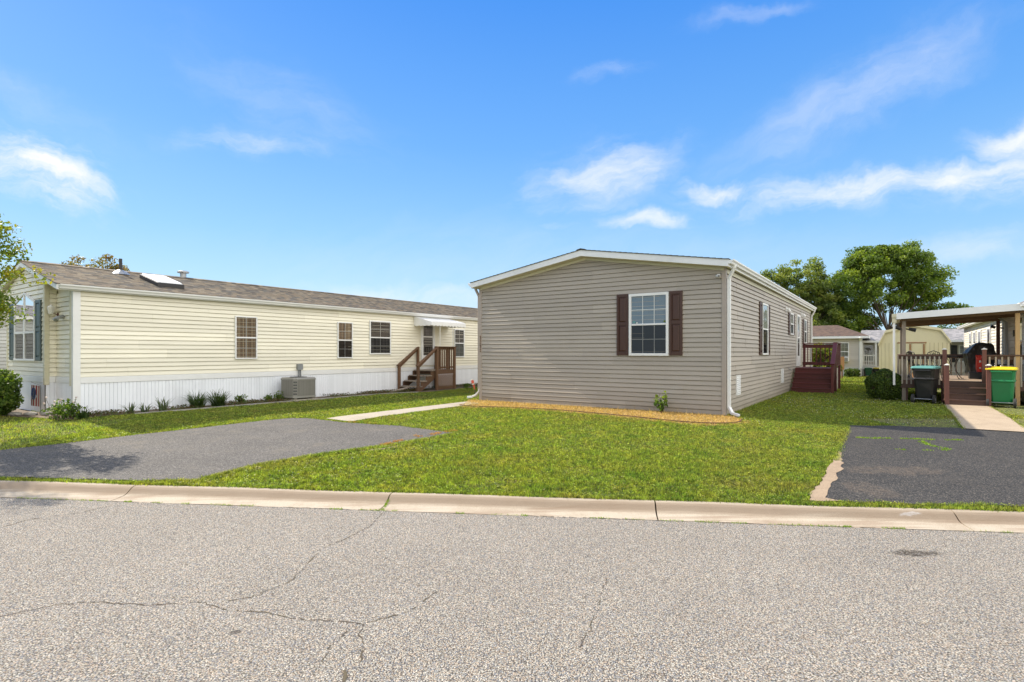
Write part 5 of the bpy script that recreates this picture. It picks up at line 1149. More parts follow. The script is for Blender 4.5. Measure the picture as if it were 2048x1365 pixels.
q = MB(); q.box(6.95, 7.42, -.32, .0, .92, 1.22); qo = q.build('window_air_conditioner', 'white', hd, bevel=.01); q = MB(); [q.box(6.97, 7.40, -.335, -.322, .95 + k * .04, .97 + k * .04) for k in range(6)]; q.build('grille', 'ac_dark', qo)
downspout(hd, [(8.02, -.42, 2.4), (8.02, -.05, 2.2), (8.02, -.05, .1)], 'white')
c = MB(); c.box(8.0, 8.15, -.035, .08, .5, 2.4); c.build('corner_trim', 'white', hd)

gw = thing('grey_roof_home', 'low grey roofed home with a small white railed porch between hip roof house and shed', 'house', (21.7, 36, 0), TH - R(90))
w = MB(); siding(w, PF, 1.0, 10.0, .3, 2.25, .125, None, 4); w.build('wall', 'beige_siding', gw); w = MB(); w.box(1.0, 10, .02, 5, 0, 2.3); w.build('inner_wall', 'beige_siding', gw)
rf = MB(); rf.face([(.9, -.95, 2.22), (10.2, -.95, 2.22), (10.2, 2.2, 2.98), (.9, 2.2, 2.98)]); rf.face([(.9, 2.2, 2.98), (10.2, 2.2, 2.98), (10.2, 5.4, 2.2), (.9, 5.4, 2.2)]); rf.build('roof', 'shingle_grey', gw)
rf = MB(); rf.box(.9, 10.2, -.98, -.95, 2.10, 2.225); rf.build('fascia', 'white', gw)
for x in (1.07, 1.78):
    p = MB(); p.box(x - .05, x + .06, -.9, -.78, 0, 2.12); p.build('porch_post', 'white', gw)
q = MB(); q.box(1.07, 1.78, -.87, -.81, 1.28, 1.34); q.box(1.07, 1.78, -.87, -.81, .66, .72)
q.build('rail', 'white', gw)
for k in range(5):
    b_ = MB(); x = 1.15 + k * .12; b_.box(x, x + .035, -.86, -.82, .7, 1.3); b_.build('baluster', 'white', gw)
q = MB(); q.box(1.0, 2.0, -.9, 0, .45, .6); q.build('porch_floor', 'white_dirty', gw)
window(gw, PF, 1.1, 1.66, .9, 2.0, 1, 1, 'blinds_light', 'blinds_light', fw=.06, screen=False)
q = MB(); q.beam((1.02, -1.6, .3), (1.04, -.9, 1.25), .05, .06); q.build('step_rail', 'white', gw)
shutter(gw, PF, 5.5, 5.80, .9, 1.92, 'black'); window(gw, PF, 5.86, 6.9, .9, 1.94, 3, 2, 'sheer', 'blinds_light', fw=.07, screen=False)

sh_ = thing('garden_shed', 'pale yellow gambrel roof shed with brown door strips behind the deck', 'shed', (19.78, 29.64, 0), TH - R(90)); sh_.scale = (.87, 1, 1.05)
gp = [(0, 0), (3.45, 0), (3.45, 1.95), (3.02, 2.55), (1.68, 2.78), (.33, 2.49), (-.02, 1.83)]
w = MB(); gp2 = [(.0, 0), (3.44, 0), (3.44, 1.93), (3.0, 2.52), (1.68, 2.75), (.36, 2.46), (.0, 1.83)]
w.prism([(x, 0, z) for x, z in gp2], (0, 3.2, 0))
for k in range(17):
    x = .1 + k * .2; w.box(x, x + .02, -.004, .0, 0, 1.9, mi=1)
w.build('wall', ['shed', 'shed_groove'], sh_)
w = MB()
top = [(-.05, 1.80), (.33, 2.49), (1.68, 2.80), (3.02, 2.56), (3.50, 1.92)]
for (xa, za), (xb, zb) in zip(top[:-1], top[1:]):
    w.hexa([(xa, -.12, za), (xb, -.12, zb), (xb, 3.3, zb), (xa, 3.3, za), (xa, -.12, za + .05), (xb, -.12, zb + .05), (xb, 3.3, zb + .05), (xa, 3.3, za + .05)])
w.build('roof', 'shed_roof', sh_)
w = MB()
for (xa, za), (xb, zb) in zip(top[:-1], top[1:]): w.hexa([(xa, -.14, za - .08), (xb, -.14, zb - .08), (xb, -.122, zb - .08), (xa, -.122, za - .08), (xa, -.14, za + .045), (xb, -.14, zb + .045), (xb, -.122, zb + .045), (xa, -.122, za + .045)])
w.build('fascia', 'shed', sh_)
for xa in (.98, 1.64):
    w = MB(); w.box(xa, xa + .64, -.03, -.006, .1, 1.86); do = w.build('door', 'shed', sh_, bevel=.004)
    w = MB(); w.box(xa + .53 if xa < 1.2 else xa + .54, xa + .63, -.042, -.031, .1, 1.84); w.build('strip', 'shed_strip', do)
w = MB(); w.box(.93, 2.35, -.035, -.004, 1.87, 1.93); w.build('door_header', 'shed_strip', sh_)

# bins and small items far off
t1_ = bin_('dkgreen', 'dkgreen', 'small dark green bin under the white railing of the grey roofed home', (22.12, 34.15, 0), R(60), .8); t1_.scale = (.7, .7, .5)
t2_ = bin_('black', 'yellow', 'dark bin with a yellow lid half hidden between porch and yellow shed', (22.52, 33.95, 0), R(60), .8); t2_.scale = (.7, .7, .5)
up_ = thing('garden_post', 'brown wooden board on a post standing in front of the hip roof house', 'post', (18.9, 31.5, 0), 0)
q = MB(); q.box(-.035, .035, -.02, .02, 0, 1.2); q.build('post', 'wood_old', up_); q = MB(); q.box(-.11, .11, -.04, -.02, .5, 1.25); q.build('board', 'shed_strip', up_)
fl = thing('grey_home', 'pale grey sided home glimpsed between the near tree and the cream bay', 'house', LB(-2.5, 9.4), TH)
w = MB(); siding(w, Pside, .05, 19.9, .6, 2.7, .12, None, 4); w.build('wall', 'grey_siding', fl)
w = MB(); siding(w, Pfront, 0, 4.6, .6, 2.7, .12, lambda z: (.05, 4.55) if z < 2.7 else ((z - 2.7) / .2, 4.6 - (z - 2.7) / .2), 4); siding(w, Pfront, 0, 4.6, 2.7, 3.14, .12, lambda z: ((z - 2.7) / .2, 4.6 - (z - 2.7) / .2), 4); w.build('wall', 'grey_siding', fl)
core(fl, 4.6, 20, 2.7, .2, 0, mat='grey_siding'); w = MB(); pbox(w, Pside, 0, 20, 0, .6, 0, .02); pbox(w, Pfront, 0, 4.6, 0, .6, 0, .02); w.build('skirting', 'stucco', fl)
gable_roof(fl, 4.6, 20, 2.7, .2, .3, .3, .15, .12, 'shingle_grey', 'white')
window(fl, Pside, 4.5, 5.4, 1.2, 2.4, 2, 2); window(fl, Pside, 9.5, 10.4, 1.2, 2.4, 2, 2)

# ------------------------------------------------------------------ trees
def tree(name, label, loc, trunk_h, trunk_r, blobs, leafm, nleaf, size, seed, forks=5, group=None, clump=.55, nclump=110, gap=.0):
    """blobs: (x,y,z,rx,ry,rz) relative to the base; leaves gather into many uneven clumps at branch ends"""
    r = np.random.RandomState(seed); t_ = thing(name, label, 'tree', loc, group=group)
    vols = np.array([b[3] * b[4] * b[5] for b in blobs]); vols = vols ** .62; vols /= vols.sum()
    cl = []
    for b, vv in zip(blobs, vols):
        k = max(3, int(nclump * vv)); d = r.normal(size=(k, 3)); d /= np.linalg.norm(d, axis=1)[:, None]
        rad = r.uniform(.25, .95, size=(k, 1)) ** .5
        cl.append(np.array(b[:3]) + d * rad * np.array(b[3:]))
    cl = np.concatenate(cl)
    P = []; Nm = []
    per = nleaf // len(cl)
    for c in cl:
        cs = clump * r.uniform(.5, 1.25); d = r.normal(size=(per, 3)); d /= np.linalg.norm(d, axis=1)[:, None]
        off_ = d * (r.uniform(size=(per, 1)) ** .5) * np.array([cs * 1.1, cs * 1.1, cs * .72])
        P.append(c + off_); Nm.append(d)
    P = np.concatenate(P); Nm = np.concatenate(Nm)
    Q = leaf_cloud(len(P), lambda n, rr: (P, Nm + np.array([0, 0, .6])), size, seed + 1, .55)
    tone = np.repeat(r.uniform(0, .55, size=len(cl)), per) + r.uniform(0, .45, size=len(P))
    quadmesh('crown', Q, tone, leafm, t_)
    m_ = MB(); top = Vector((np.mean([b[0] for b in blobs]) * .6, np.mean([b[1] for b in blobs]) * .6, trunk_h))
    m_.tube([(0, 0, -.1), (0, 0, .1), top * .5, top], [trunk_r * 1.35, trunk_r, trunk_r * .85, trunk_r * .7], 10)
    m_.build('trunk', 'bark', t_)
    m_ = MB(); order = r.permutation(len(cl))[:min(len(cl), 60)]
    fk = [top + Vector((r.uniform(-1, 1), r.uniform(-1, 1), r.uniform(.2, 1))) * trunk_h * .35 for _ in range(forks)]
    for f_ in fk: m_.tube([top * .85, (top * .5 + f_ * .5), f_], [trunk_r * .55, trunk_r * .42, trunk_r * .3], 6)
    for i in order:
        c = Vector(cl[i]); f_ = min(fk, key=lambda q: (q - c).length); mid = f_.lerp(c, .5) + Vector(r.normal(size=3)) * .12 * (c - f_).length * .5
        m_.tube([f_, mid, c], [trunk_r * .26, trunk_r * .14, trunk_r * .04], 5, cap=False)
    m_.build('branches', 'bark', t_); return t_
tree('maple_tree', 'big green maple with a broad crown and open trunks, behind hip roof house and shed', (34.0, 50, 0), 2.6, .22,
     [(0, 0, 8.1, 3.6, 3.3, 3.1), (-1.5, 0, 9.7, 2.0, 2.0, 1.6), (1.7, 0, 9.8, 2.3, 2.2, 1.7), (3.2, 0, 7.2, 2.3, 2.2, 2.3), (-3.4, 0, 6.8, 2.3, 2.5, 2.2), (5.0, 0, 4.9, 2.1, 2.0, 1.1), (-4.5, 0, 4.2, 2.3, 2, 1.6)],
     'leaf_maple', 76000, .105, 11, 7, clump=.72, nclump=330)
tree('locust_tree', 'smaller pale green tree with a loose crown just left of the big maple', (26.2, 50, 0), 2.5, .2,
     [(0, 0, 8.0, 2.4, 2.0, 2.3), (-2.9, 0, 7.4, 1.6, 1.5, 1.5), (1.7, 0, 6.6, 1.6, 1.8, 1.8), (1.0, 0, 4.4, 3.0, 2.5, 1.8)], 'leaf_light', 30000, .10, 12, 5, clump=.60, nclump=200)
tree('dark_tree', 'dark dense low tree behind the brown hip roof', (29.2, 52, 0), 1.6, .2,
     [(0, 0, 4.6, 3.2, 2.5, 2.6), (-3, 0, 3.8, 2.6, 2, 2.2), (2.6, 0, 3.6, 2.5, 2, 2.0)], 'leaf_dark', 30000, .12, 13, 5, clump=.8, nclump=130)
tree('dark_tree', 'dark round topped tree above the grey roof under the patio cover', (53.0, 62, 0), 1.6, .2, [(0, 0, 3.2, 3.0, 2.5, 2.2), (3.2, 0, 3.4, 2.4, 2, 2.4), (-3.5, 0, 2.8, 2.2, 2, 1.6)], 'leaf_dark', 16000, .15, 14, 4, clump=.8, nclump=90)
tree('crab_tree', 'sparse rusty leaved tree top showing above the brown roof of the cream home', (-19.5, 25.5, 0), 2.5, .12,
     [(0.1, 0, 5.1, 1.25, 1.0, .95), (-1.9, 0, 4.75, .8, .6, .8), (2.4, 0, 4.3, .8, .7, .6), (1.1, 0, 4.8, .9, .8, .7)], 'leaf_rust', 7500, .060, 15, 6, clump=.34, nclump=90)
tree('pear_tree', 'near tree with yellow green leaves reaching in at the left edge', (-11.74, 10.55, 0), 1.6, .09,
     [(.05, 0, 2.75, 1.7, 1.5, .95), (.8, .1, 2.45, 1.2, 1.1, .62), (.3, 0, 3.55, 1.25, 1.1, .6), (1.35, 0, 3.05, .75, .6, .45), (1.75, 0, 3.6, .42, .35, .32), (1.85, .1, 4.05, .28, .25, .2), (2.15, .1, 3.45, .28, .2, .12), (2.3, .05, 3.0, .36, .25, .10), (1.6, 0, 2.3, .5, .4, .5), (-1.2, -.3, 3.2, 1.5, 1.3, 1.2), (-.2, -.3, 4.6, 1.2, 1.1, .9)],
     'leaf_yellow', 26000, .036, 16, 8, clump=.30, nclump=300)

# ------------------------------------------------------------------ shrubs and plants
bush('leafy_shrub', 'dense leafy green shrub at the left edge by the cream home bay', 'shrub', (-12.45, 12.8, 0), .85, .75, .62, 'leaf_shrub', 9000, .045, 21, .80, .12, .12, thick=.25)
def blades(name, label, loc, n, L, wd, lean, leafm, seed, cat='plant', group=None, rad=.1, droop=.5):
    t_ = thing(name, label, cat, loc, group=group); r = np.random.RandomState(seed); m_ = MB()
    for _ in range(n):
        a = r.uniform(0, 6.283); l = L * r.uniform(.6, 1.1); ln = lean * r.uniform(.25, 1.1); b0 = Vector((math.cos(a + 1) * r.uniform(0, rad), math.sin(a + 1) * r.uniform(0, rad), 0))
        d = Vector((math.cos(a), math.sin(a), 0)); sd_ = Vector((-d.y, d.x, 0)) * wd / 2; tone = r.uniform()
        prev = None
        for k in range(6):
            f_ = k / 5; p = b0 + d * (ln * l * f_ ** 1.4) + Vector((0, 0, l * (f_ - droop * ln * f_ ** 2.6))); ww = sd_ * (1 - f_ ** 2 * .97)
            cur = (p - ww, p + ww)
            if prev: m_.face([prev[0], prev[1], cur[1], cur[0]], 0, tone)
            prev = cur
    m_.build('leaves', leafm, t_); return t_
for lb, s, t, L, n, lean, mt_, dr_ in (('short spiky plant nearest the corner of the white skirting', .95, -.62, .32, 26, .9, 'leaf_rosette', .3),
                              ('small spiky plant between the short spiky one and the grey green rosette', 1.30, -.52, .28, 24, .9, 'leaf_rosette', .3),
                              ('grey green rosette with stiff upright blades by the white skirting', 1.68, -.62, .40, 34, .75, 'leaf_rosette', .15)):
    blades('spiky_plant', lb, LB(s, t), n, L, .028, lean, mt_, int(s * 100), group='spiky plants along the skirting', droop=dr_)
for lb, s, t in (('left of the two big dark daylily clumps by the skirting', 2.55, -.52), ('right of the two big dark daylily clumps by the skirting', 3.1, -.52)):
    blades('daylily', lb, LB(s, t), 130, .58, .022, .95, 'leaf_blade', int(s * 77), group='daylily clumps', rad=.18, droop=.55)
for k, (s, t, sz, lb) in enumerate(((3.75, -.5, .26, 'spreading green weed just right of the daylily clumps'), (4.7, -.38, .2, 'low weedy plant left of the air conditioner'), (5.0, -.42, .26, 'leafy weed touching the left side of the air conditioner'), (12.9, -1.35, .2, 'low leafy weed at the foot of the porch lattice'))):
    bush('weed', lb, 'plant', LB(s, t), sz * .7, sz * .7, sz * .6, 'leaf_shrub', 260, .03, 40 + k, .4, .3, .1, thick=.8)
# flowering plant at the corner of the cream home
fp = thing('garden_plant', 'low leafy plant with pale faded blooms at the corner of the cream home', 'plant', (-10.05, 12.35, gz(-10.05, 12.35)))
P = leaf_cloud(700, ell_shell(0, 0, .2, .36, .28, .24, .7, .3, 3), .038, 33); quadmesh('leaves', P, np.random.RandomState(3).uniform(size=len(P)), 'leaf_shrub', fp)
q = MB(); r = random.Random(5)
for k in range(22):
    x, y, z = r.uniform(-.42, .2), r.uniform(-.25, .25), r.uniform(.12, .5); q.tube([(x * .5, y * .5, 0), (x, y, z)], .004, 4); q.tube([(x, y, z), (x + .01, y, z + .035)], [.012, .022], 6, mi=1)
q.build('blooms', ['bark', 'petal'], fp)
blades('spiky_plant', 'fan of dark sword leaves beside the pale blooms at the cream home corner', (-9.72, 12.45, gz(-9.7, 12.4)), 30, .38, .03, 1.0, 'leaf_blade', 55, group='spiky plants along the skirting')
# climbing shrub seen through the burgundy rail
bush('climbing_shrub', 'yellow green bush seen through the burgundy rail', 'shrub', (15.9, 28.2, 0), .8, .7, 1.0, 'leaf_yellow', 6000, .07, 61, .75, .2, .15, thick=.4)
bush('small_bush', 'tiny dark bush at the foot of the hip roof house', 'shrub', (20.6, 33.3, 0), .45, .3, .28, 'leaf_dark', 1500, .05, 62, .7, .2)
blades('daylily', 'green clump of long leaves at the right edge beside the green bin', (14.35, 15.0, 0), 50, .45, .02, .9, 'leaf_shrub', 66, group='daylily clumps')
# hydrangea sapling in the straw bed
hy = thing('bed_shrub', 'young leafy shrub in the dry straw bed before the taupe gable wall', 'shrub', LA(-.33, 1.42))
r = np.random.RandomState(9); L_ = []
q = MB()
for k in range(16):
    a = r.uniform(0, 6.28); top = Vector((math.cos(a) * r.uniform(.05, .2), math.sin(a) * r.uniform(.05, .2), r.uniform(.25, .52))); q.tube([(0, 0, 0), top * .5 + Vector((0, 0, .03)), top], [.007, .005, .003], 4)
    for j in range(9): L_.append(top * (0.35 + .65 * (j + 1) / 9) + Vector(r.normal(size=3)) * .035)
q.build('stems', 'bark', hy); Cc = np.array([list(v) for v in L_])
P = leaf_cloud(len(Cc), lambda n, rr: (Cc, np.tile([0, 0, 1.5], (len(Cc), 1))), .045, 4, .6); quadmesh('leaves', P, np.clip(Cc[:, 2] / .5 + r.uniform(-.25, .25, len(Cc)), 0, 1), 'leaf_shrub', hy)

# garden flag
gf = thing('garden_flag', 'small red and white striped garden flag with a blue patch by the leafy shrub', 'flag', (-11.50, 13.28, 0), TH - R(90) + R(12))
q = MB(); q.tube([(.20, 0, 0), (.20, 0, .70), (-.20, 0, .78)], .006, 6); q.build('stand', 'black_metal', gf)
q = MB()
def fq(x, z): return (x + .03 * z, -.005 + .012 * math.sin(x * 14), .20 + z + (-.06 * x))
n = 8
for i in range(n):
    for j in range(8):
        x0, x1_ = -.17 + .34 * i / n, -.17 + .34 * (i + 1) / n; z0, z1 = .5 * j / 8, .5 * (j + 1) / 8
        mi = (i % 2)
        q.face([fq(x0, z0), fq(x1_, z0), fq(x1_, z1), fq(x0, z1)], mi)
for (cx, cz, sx, sz, mi) in ((-.06, .30, .10, .15, 2), (-.04, .32, .05, .09, 1), (-.09, .2, .045, .06, 1), (.03, .24, .05, .04, 1)):
    q.face([(fq(cx + sx * math.cos(a), cz + sz * math.sin(a))[0], -.022, fq(cx, cz + sz * math.sin(a))[2]) for a in [k * .5236 for k in range(12)]], mi)
M['flag_red'] = simple('flag_red', (0.25, 0.03, 0.035), .8); M['flag_blue'] = simple('flag_blue', (.06, .09, .22), .8); M['flag_white'] = simple('flag_white', (.5, .47, .45), .8)
q.build('cloth', ['flag_red', 'flag_white', 'flag_blue'], gf)
# stones by the shrub
rs_ = random.Random(2)
for k in range(3):
    bm = bmesh.new(); bmesh.ops.create_icosphere(bm, subdivisions=2, radius=1)
    for v in bm.verts: v.co = Vector((v.co.x * .16, v.co.y * .10, v.co.z * .05)) * (1 + rs_.uniform(-.12, .12))
    me = bpy.data.meshes.new('stone'); bm.to_mesh(me); bm.free(); me.materials.append(M['stone']); o = bpy.data.objects.new('garden_stone', me); COL.objects.link(o)
    o.location = (-11.75 + .33 * k, 13.0 + .06 * k, .04); tag(o, ['flat grey stone nearest the leafy shrub', 'flat grey stone between the other two by the flag', 'flat grey stone directly under the garden flag'][k], 'stone', 'stones edging the bed')
# reflector stake
mk = thing('marker_stake', 'leaning stake with red and white reflector beside the left corner of the taupe house', 'stake', (-1.12, 17.75, 0), 0)
q = MB(); q.tube([(0, 0, 0), (-.10, 0, .36)], .008, 6); q.build('stick', 'wood_grey', mk); q = MB(); q.tube([(-.08, 0, .30), (-.115, 0, .42), (-.15, 0, .54), (-.165, 0, .60)], [.012, .028, .045, .04], 8); q.tube([(-.165, 0, .60), (-.175, 0, .635)], [.042, .03], 8, mi=1); q.tube([(-.128, 0, .46), (-.137, 0, .49)], [.040, .044], 8, mi=1); q.build('reflector', ['marker', 'cloth_white'], mk)
# plastic edging of the straw bed
bedline = [(-1.35, 15.75), (-1.45, 15.35), (-0.9, 15.02), (0.0, 14.75), (1.01, 14.22), (2.1, 13.35), (3.05, 12.45), (3.75, 11.92), (4.35, 11.72), (4.85, 11.85), (5.15, 12.30)]
def smooth_line(pts, n=8):
    out = []
    for i in range(len(pts) - 1):
        p0 = Vector(pts[max(i - 1, 0)]); p1 = Vector(pts[i]); p2 = Vector(pts[i + 1]); p3 = Vector(pts[min(i + 2, len(pts) - 1)])
        for k in range(n):
            t = k / n; out.append(.5 * ((2 * p1) + (-p0 + p2) * t + (2 * p0 - 5 * p1 + 4 * p2 - p3) * t * t + (-p0 + 3 * p1 - 3 * p2 + p3) * t ** 3))
    out.append(Vector(pts[-1])); return out
bl2 = smooth_line(bedline)
q = MB()
for a, b in zip(bl2[:-1], bl2[1:]): q.beam((a.x, a.y, gz(a.x, a.y) + .012), (b.x, b.y, gz(b.x, b.y) + .012), .018, .04)
tag(q.build('bed_edging', 'edging'), 'low brown plastic edging curving round the dry straw bed of the taupe house', 'edging')
bedpoly = [(p.x, p.y) for p in bl2] + [LA(.0, -.05)[:2], LA(0, WA)[:2], LA(-.1, WA + .4)[:2]]
spill = [(p.x - .10 - .05 * math.sin(i * .9), p.y - .16 - .06 * math.sin(i * .7 + 1)) for i, p in enumerate(bl2)] + [LA(.4, -.10)[:2], LA(0, -.05)[:2], LA(0, WA)[:2], LA(-.1, WA + .4)[:2]]
sheet('bed_ground', jitter(spill, .02, .12, 9), .004, 'strawbase')
cbed = [LB(-.35, -.75)[:2], LB(1.6, -.95)[:2], LB(3.3, -.9)[:2], LB(6, -.95)[:2], LB(9.4, -1.0)[:2], LB(10.2, -1.5)[:2], LB(12.6, -1.35)[:2], LB(LNB, -.6)[:2], LB(LNB, 0.05)[:2], LB(0, .05)[:2], LB(-.25, 1.16)[:2], LB(-.3, 3.5)[:2], LB(-1.1, 3.5)[:2], LB(-1.0, 1.2)[:2]]
sheet('flower_bed', jitter(cbed, .03, .2, 3), .006, 'mulch')
be = smooth_line([LB(.9, -.92)[:2], LB(2.2, -.98)[:2], LB(3.6, -.95)[:2], LB(6, -.98)[:2], LB(8.6, -1.0)[:2], LB(10.0, -1.45)[:2]], 6)
q = MB()
for a, b in zip(be[:-1], be[1:]): q.beam((a.x, a.y, .015), (b.x, b.y, .015), .05, .05)
tag(q.build('bed_edging', 'stone'), 'grey edging strip along the bed of the white skirting', 'edging')

# ------------------------------------------------------------------ grass
houses = [[LA(0, 0)[:2], LA(LNA, 0)[:2], LA(LNA, WA)[:2], LA(0, WA)[:2]], [LB(-.22, 0)[:2], LB(LNB, 0)[:2], LB(LNB, WB)[:2], LB(-.22, WB)[:2]], [LC(0, 0)[:2], LC(LNC, 0)[:2], LC(LNC, -5)[:2], LC(0, -5)[:2]]]
spill_in = [(x + .06, y + .09) if i < len(bl2) else (x, y) for i, (x, y) in enumerate(spill)]
excl = houses + [jL, jR, walkL, walkR, spill_in, cbed, sandp]
def gz_np(X, Y):
    yk = 6.48 - .118 * X; return -.2 * np.clip((12.7 - Y) / np.maximum(12.7 - yk, 1.0), 0, 1)
def kw_np(X, Y): return (X - K0.x) * KN.x + (Y - K0.y) * KN.y
def blade_tris(X, Y, Z, H, Wd, r, lean=.55):
    n = len(X); a = r.uniform(0, 6.283, n); l = r.uniform(0, lean, n) * H; b = r.uniform(0, 6.283, n)
    P = np.zeros((n, 3, 3)); cx, sx = np.cos(a) * Wd / 2, np.sin(a) * Wd / 2
    P[:, 0] = np.stack([X - cx, Y - sx, Z], 1); P[:, 1] = np.stack([X + cx, Y + sx, Z], 1)
    P[:, 2] = np.stack([X + np.cos(b) * l, Y + np.sin(b) * l, Z + H], 1); return P
r = np.random.RandomState(42)
Ps = []; Rs = []
def scatter(n, x0, x1, y0, y1, hmin, hmax, wd, extra=None, lean=.6):
    X = r.uniform(x0, x1, n); Y = r.uniform(y0, y1, n)
    k = kw_np(X, Y) > .01
    k &= np.abs(X) < Y * .98 + .8
    for p in excl: k &= ~inside(p, X, Y)
    if extra is not None: k &= extra(X, Y)
    X, Y = X[k], Y[k]; nn = len(X)
    tuft = .8 + .25 * np.sin(X * 3.1 + np.sin(Y * 2.3) * 2) * np.cos(Y * 2.7 + X) + .35 * np.sin(X * 13 + 3 * np.sin(Y * 7)) * np.sin(Y * 15 + 2 * np.cos(X * 9))  # uneven growth
    H = r.uniform(hmin, hmax, nn) * tuft
    Ps.append(blade_tris(X, Y, gz_np(X, Y) - .004, H, wd * r.uniform(.6, 1.4, nn), r, lean)); Rs.append(r.uniform(size=nn))
scatter(400000, -5.0, 6.5, 5.6, 9.0, .018, .055, .008)
scatter(300000, -8.5, 8.0, 9.0, 12.5, .018, .050, .010)
scatter(300000, -11.5, 12.0, 12.5, 16.0, .02, .05, .015)
scatter(200000, -12.0, 16.0, 16.0, 22.0, .02, .055, .0245)
scatter(160000, -12.0, 26.0, 22.0, 36.0, .03, .07, .05)
scatter(60000, -12.5, -6.0, 8.3, 14.0, .02, .06, .010)
# a ragged fringe where lawn meets kerb and paving
def fringe(line, n, spread, hmin, hmax, wd=.008, zf=gz_np, out=None, lean=.8, store=True):
    L = np.array([(p[0], p[1]) for p in line]); sg = L[1:] - L[:-1]; ln = np.linalg.norm(sg, axis=1); cs = np.concatenate([[0], np.cumsum(ln)])
    t = r.uniform(0, cs[-1], n); i = np.clip(np.searchsorted(cs, t) - 1, 0, len(sg) - 1); f = (t - cs[i]) / np.maximum(ln[i], 1e-6)
    dens = .5 + .5 * np.sin(t * 5.3) * np.sin(t * 2.1 + 1); k = r.uniform(size=n) < .35 + .65 * dens; t, i, f = t[k], i[k], f[k]
    nr_ = np.stack([-sg[i][:, 1], sg[i][:, 0]], 1) / np.maximum(ln[i], 1e-6)[:, None]
    XY = L[i] + sg[i] * f[:, None] + nr_ * r.normal(0, spread, len(i))[:, None]
    P = blade_tris(XY[:, 0], XY[:, 1], zf(XY[:, 0], XY[:, 1]) - .003, r.uniform(hmin, hmax, len(i)), wd * r.uniform(.6, 1.4, len(i)), r, lean)
    if store: Ps.append(P); Rs.append(r.uniform(size=len(i)))
    return P
fringe([kp(-6, .03), kp(14, .03)], 26000, .022, .02, .05)
fringe([kp(-8, .06), kp(2.9, .07)], 9000, .03, .02, .055)
fringe(driveL[1:12], 16000, .035, .02, .05, .009); fringe(driveL[11:17], 14000, .045, .02, .06); fringe(driveR[0:4], 4000, .03, .02, .05)
fringe([walkL[1], walkL[2], walkL[3]], 3000, .02, .02, .05, .012); fringe([walkL[0], walkL[5]], 3000, .02, .02, .05, .012)
fringe([(12.25, 15.62), (9.05, 11.02)], 3000, .02, .02, .05, .012); fringe([(13.10, 15.08), (10.05, 10.68)], 3000, .02, .02, .05, .012)
fringe([LA(0, -.12)[:2], LA(LNA, -.12)[:2]], 9000, .08, .03, .09, .014)
T = np.concatenate(Ps); Rn = np.concatenate(Rs)
lawn = quadmesh('grass', T, Rn, 'grass'); tag(lawn, 'short patchy green lawn grass growing around houses and driveways', 'grass', kind='stuff')
# small broad-leaved weeds low in the turf
n = 90000; X = r.uniform(-8, 12.5, n); Y = 6 + 14 * r.uniform(size=n) ** 1.5; k = (kw_np(X, Y) > .02) & (np.abs(X) < Y)
for p in excl: k &= ~inside(p, X, Y)
X, Y = X[k], Y[k]; s_ = r.uniform(.008, .016, len(X)) * (.7 + Y / 20); a = r.uniform(0, 6.28, len(X)); zz = gz_np(X, Y) + r.uniform(.012, .04, len(X)); tl = r.uniform(-.5, .5, (len(X), 4))
Q = np.zeros((len(X), 4, 3))
for j in range(4):
    an = a + j * math.pi / 2; rad = s_ * (1 if j % 2 == 0 else .6); Q[:, j] = np.stack([X + np.cos(an) * rad, Y + np.sin(an) * rad, zz + tl[:, j] * s_], 1)
tag(quadmesh('lawn_weeds', Q, r.uniform(size=len(X)), 'grass'), 'low broad leaved weeds and clover through the lawn', 'weeds', kind='stuff')
n = 1300; X = r.uniform(5, 15, n); Y = r.uniform(11, 20, n); k = (X < Y * .95) & (np.sin(X * 1.7) + np.cos(Y * 1.3 + X) > -.2)
for p in excl: k &= ~inside(p, X, Y)
X, Y = X[k], Y[k]; Q = np.zeros((len(X), 4, 3)); ss = r.uniform(.004, .009, len(X))
for j, (dx, dz) in enumerate(((-1, 0), (0, -1), (1, 0), (0, 1))): Q[:, j] = np.stack([X + dx * ss, Y, gz_np(X, Y) + .06 + dz * ss], 1)
tag(quadmesh('clover_flowers', Q, r.uniform(size=len(X)), 'clover'), 'white clover flowers dotted over the right side lawn', 'flowers', kind='stuff')
# litter and low weeds in the long bed
n = 22000; tt = r.uniform(-1.0, 20, n); oo = -.03 - r.uniform(0, .95, n) ** 1.0; X = HB.x + U.x * tt + V.x * oo; Y = HB.y + U.y * tt + V.y * oo
k = inside(cbed, X, Y) & ~inside(houses[1], X, Y); k &= (np.sin(tt * 3.7) + np.sin(tt * 1.3 + 2) + r.uniform(-1.2, 1.2, n)) > -.2; X, Y = X[k], Y[k]; s_ = r.uniform(.012, .032, len(X)); a = r.uniform(0, 6.28, len(X)); zz = r.uniform(.008, .09, len(X)) ** 1.0
Q = np.zeros((len(X), 4, 3)); tl = r.uniform(-.8, .8, (len(X), 4))
for j in range(4):
    an = a + j * math.pi / 2; rad = s_ * (1 if j % 2 == 0 else .5); Q[:, j] = np.stack([X + np.cos(an) * rad, Y + np.sin(an) * rad, zz + tl[:, j] * s_], 1)
M['litter'] = leaf_mat('bed_litter', [(0.10, 0.05, 0.025), (0.16, 0.09, 0.04), (0.05, 0.08, 0.02), (0.09, 0.13, 0.025)], 0.2)
tag(quadmesh('leaf_litter', Q, r.uniform(size=len(X)), 'litter'), 'brown dead leaves and low weeds littering the bed along the white skirting', 'leaf litter', kind='stuff')
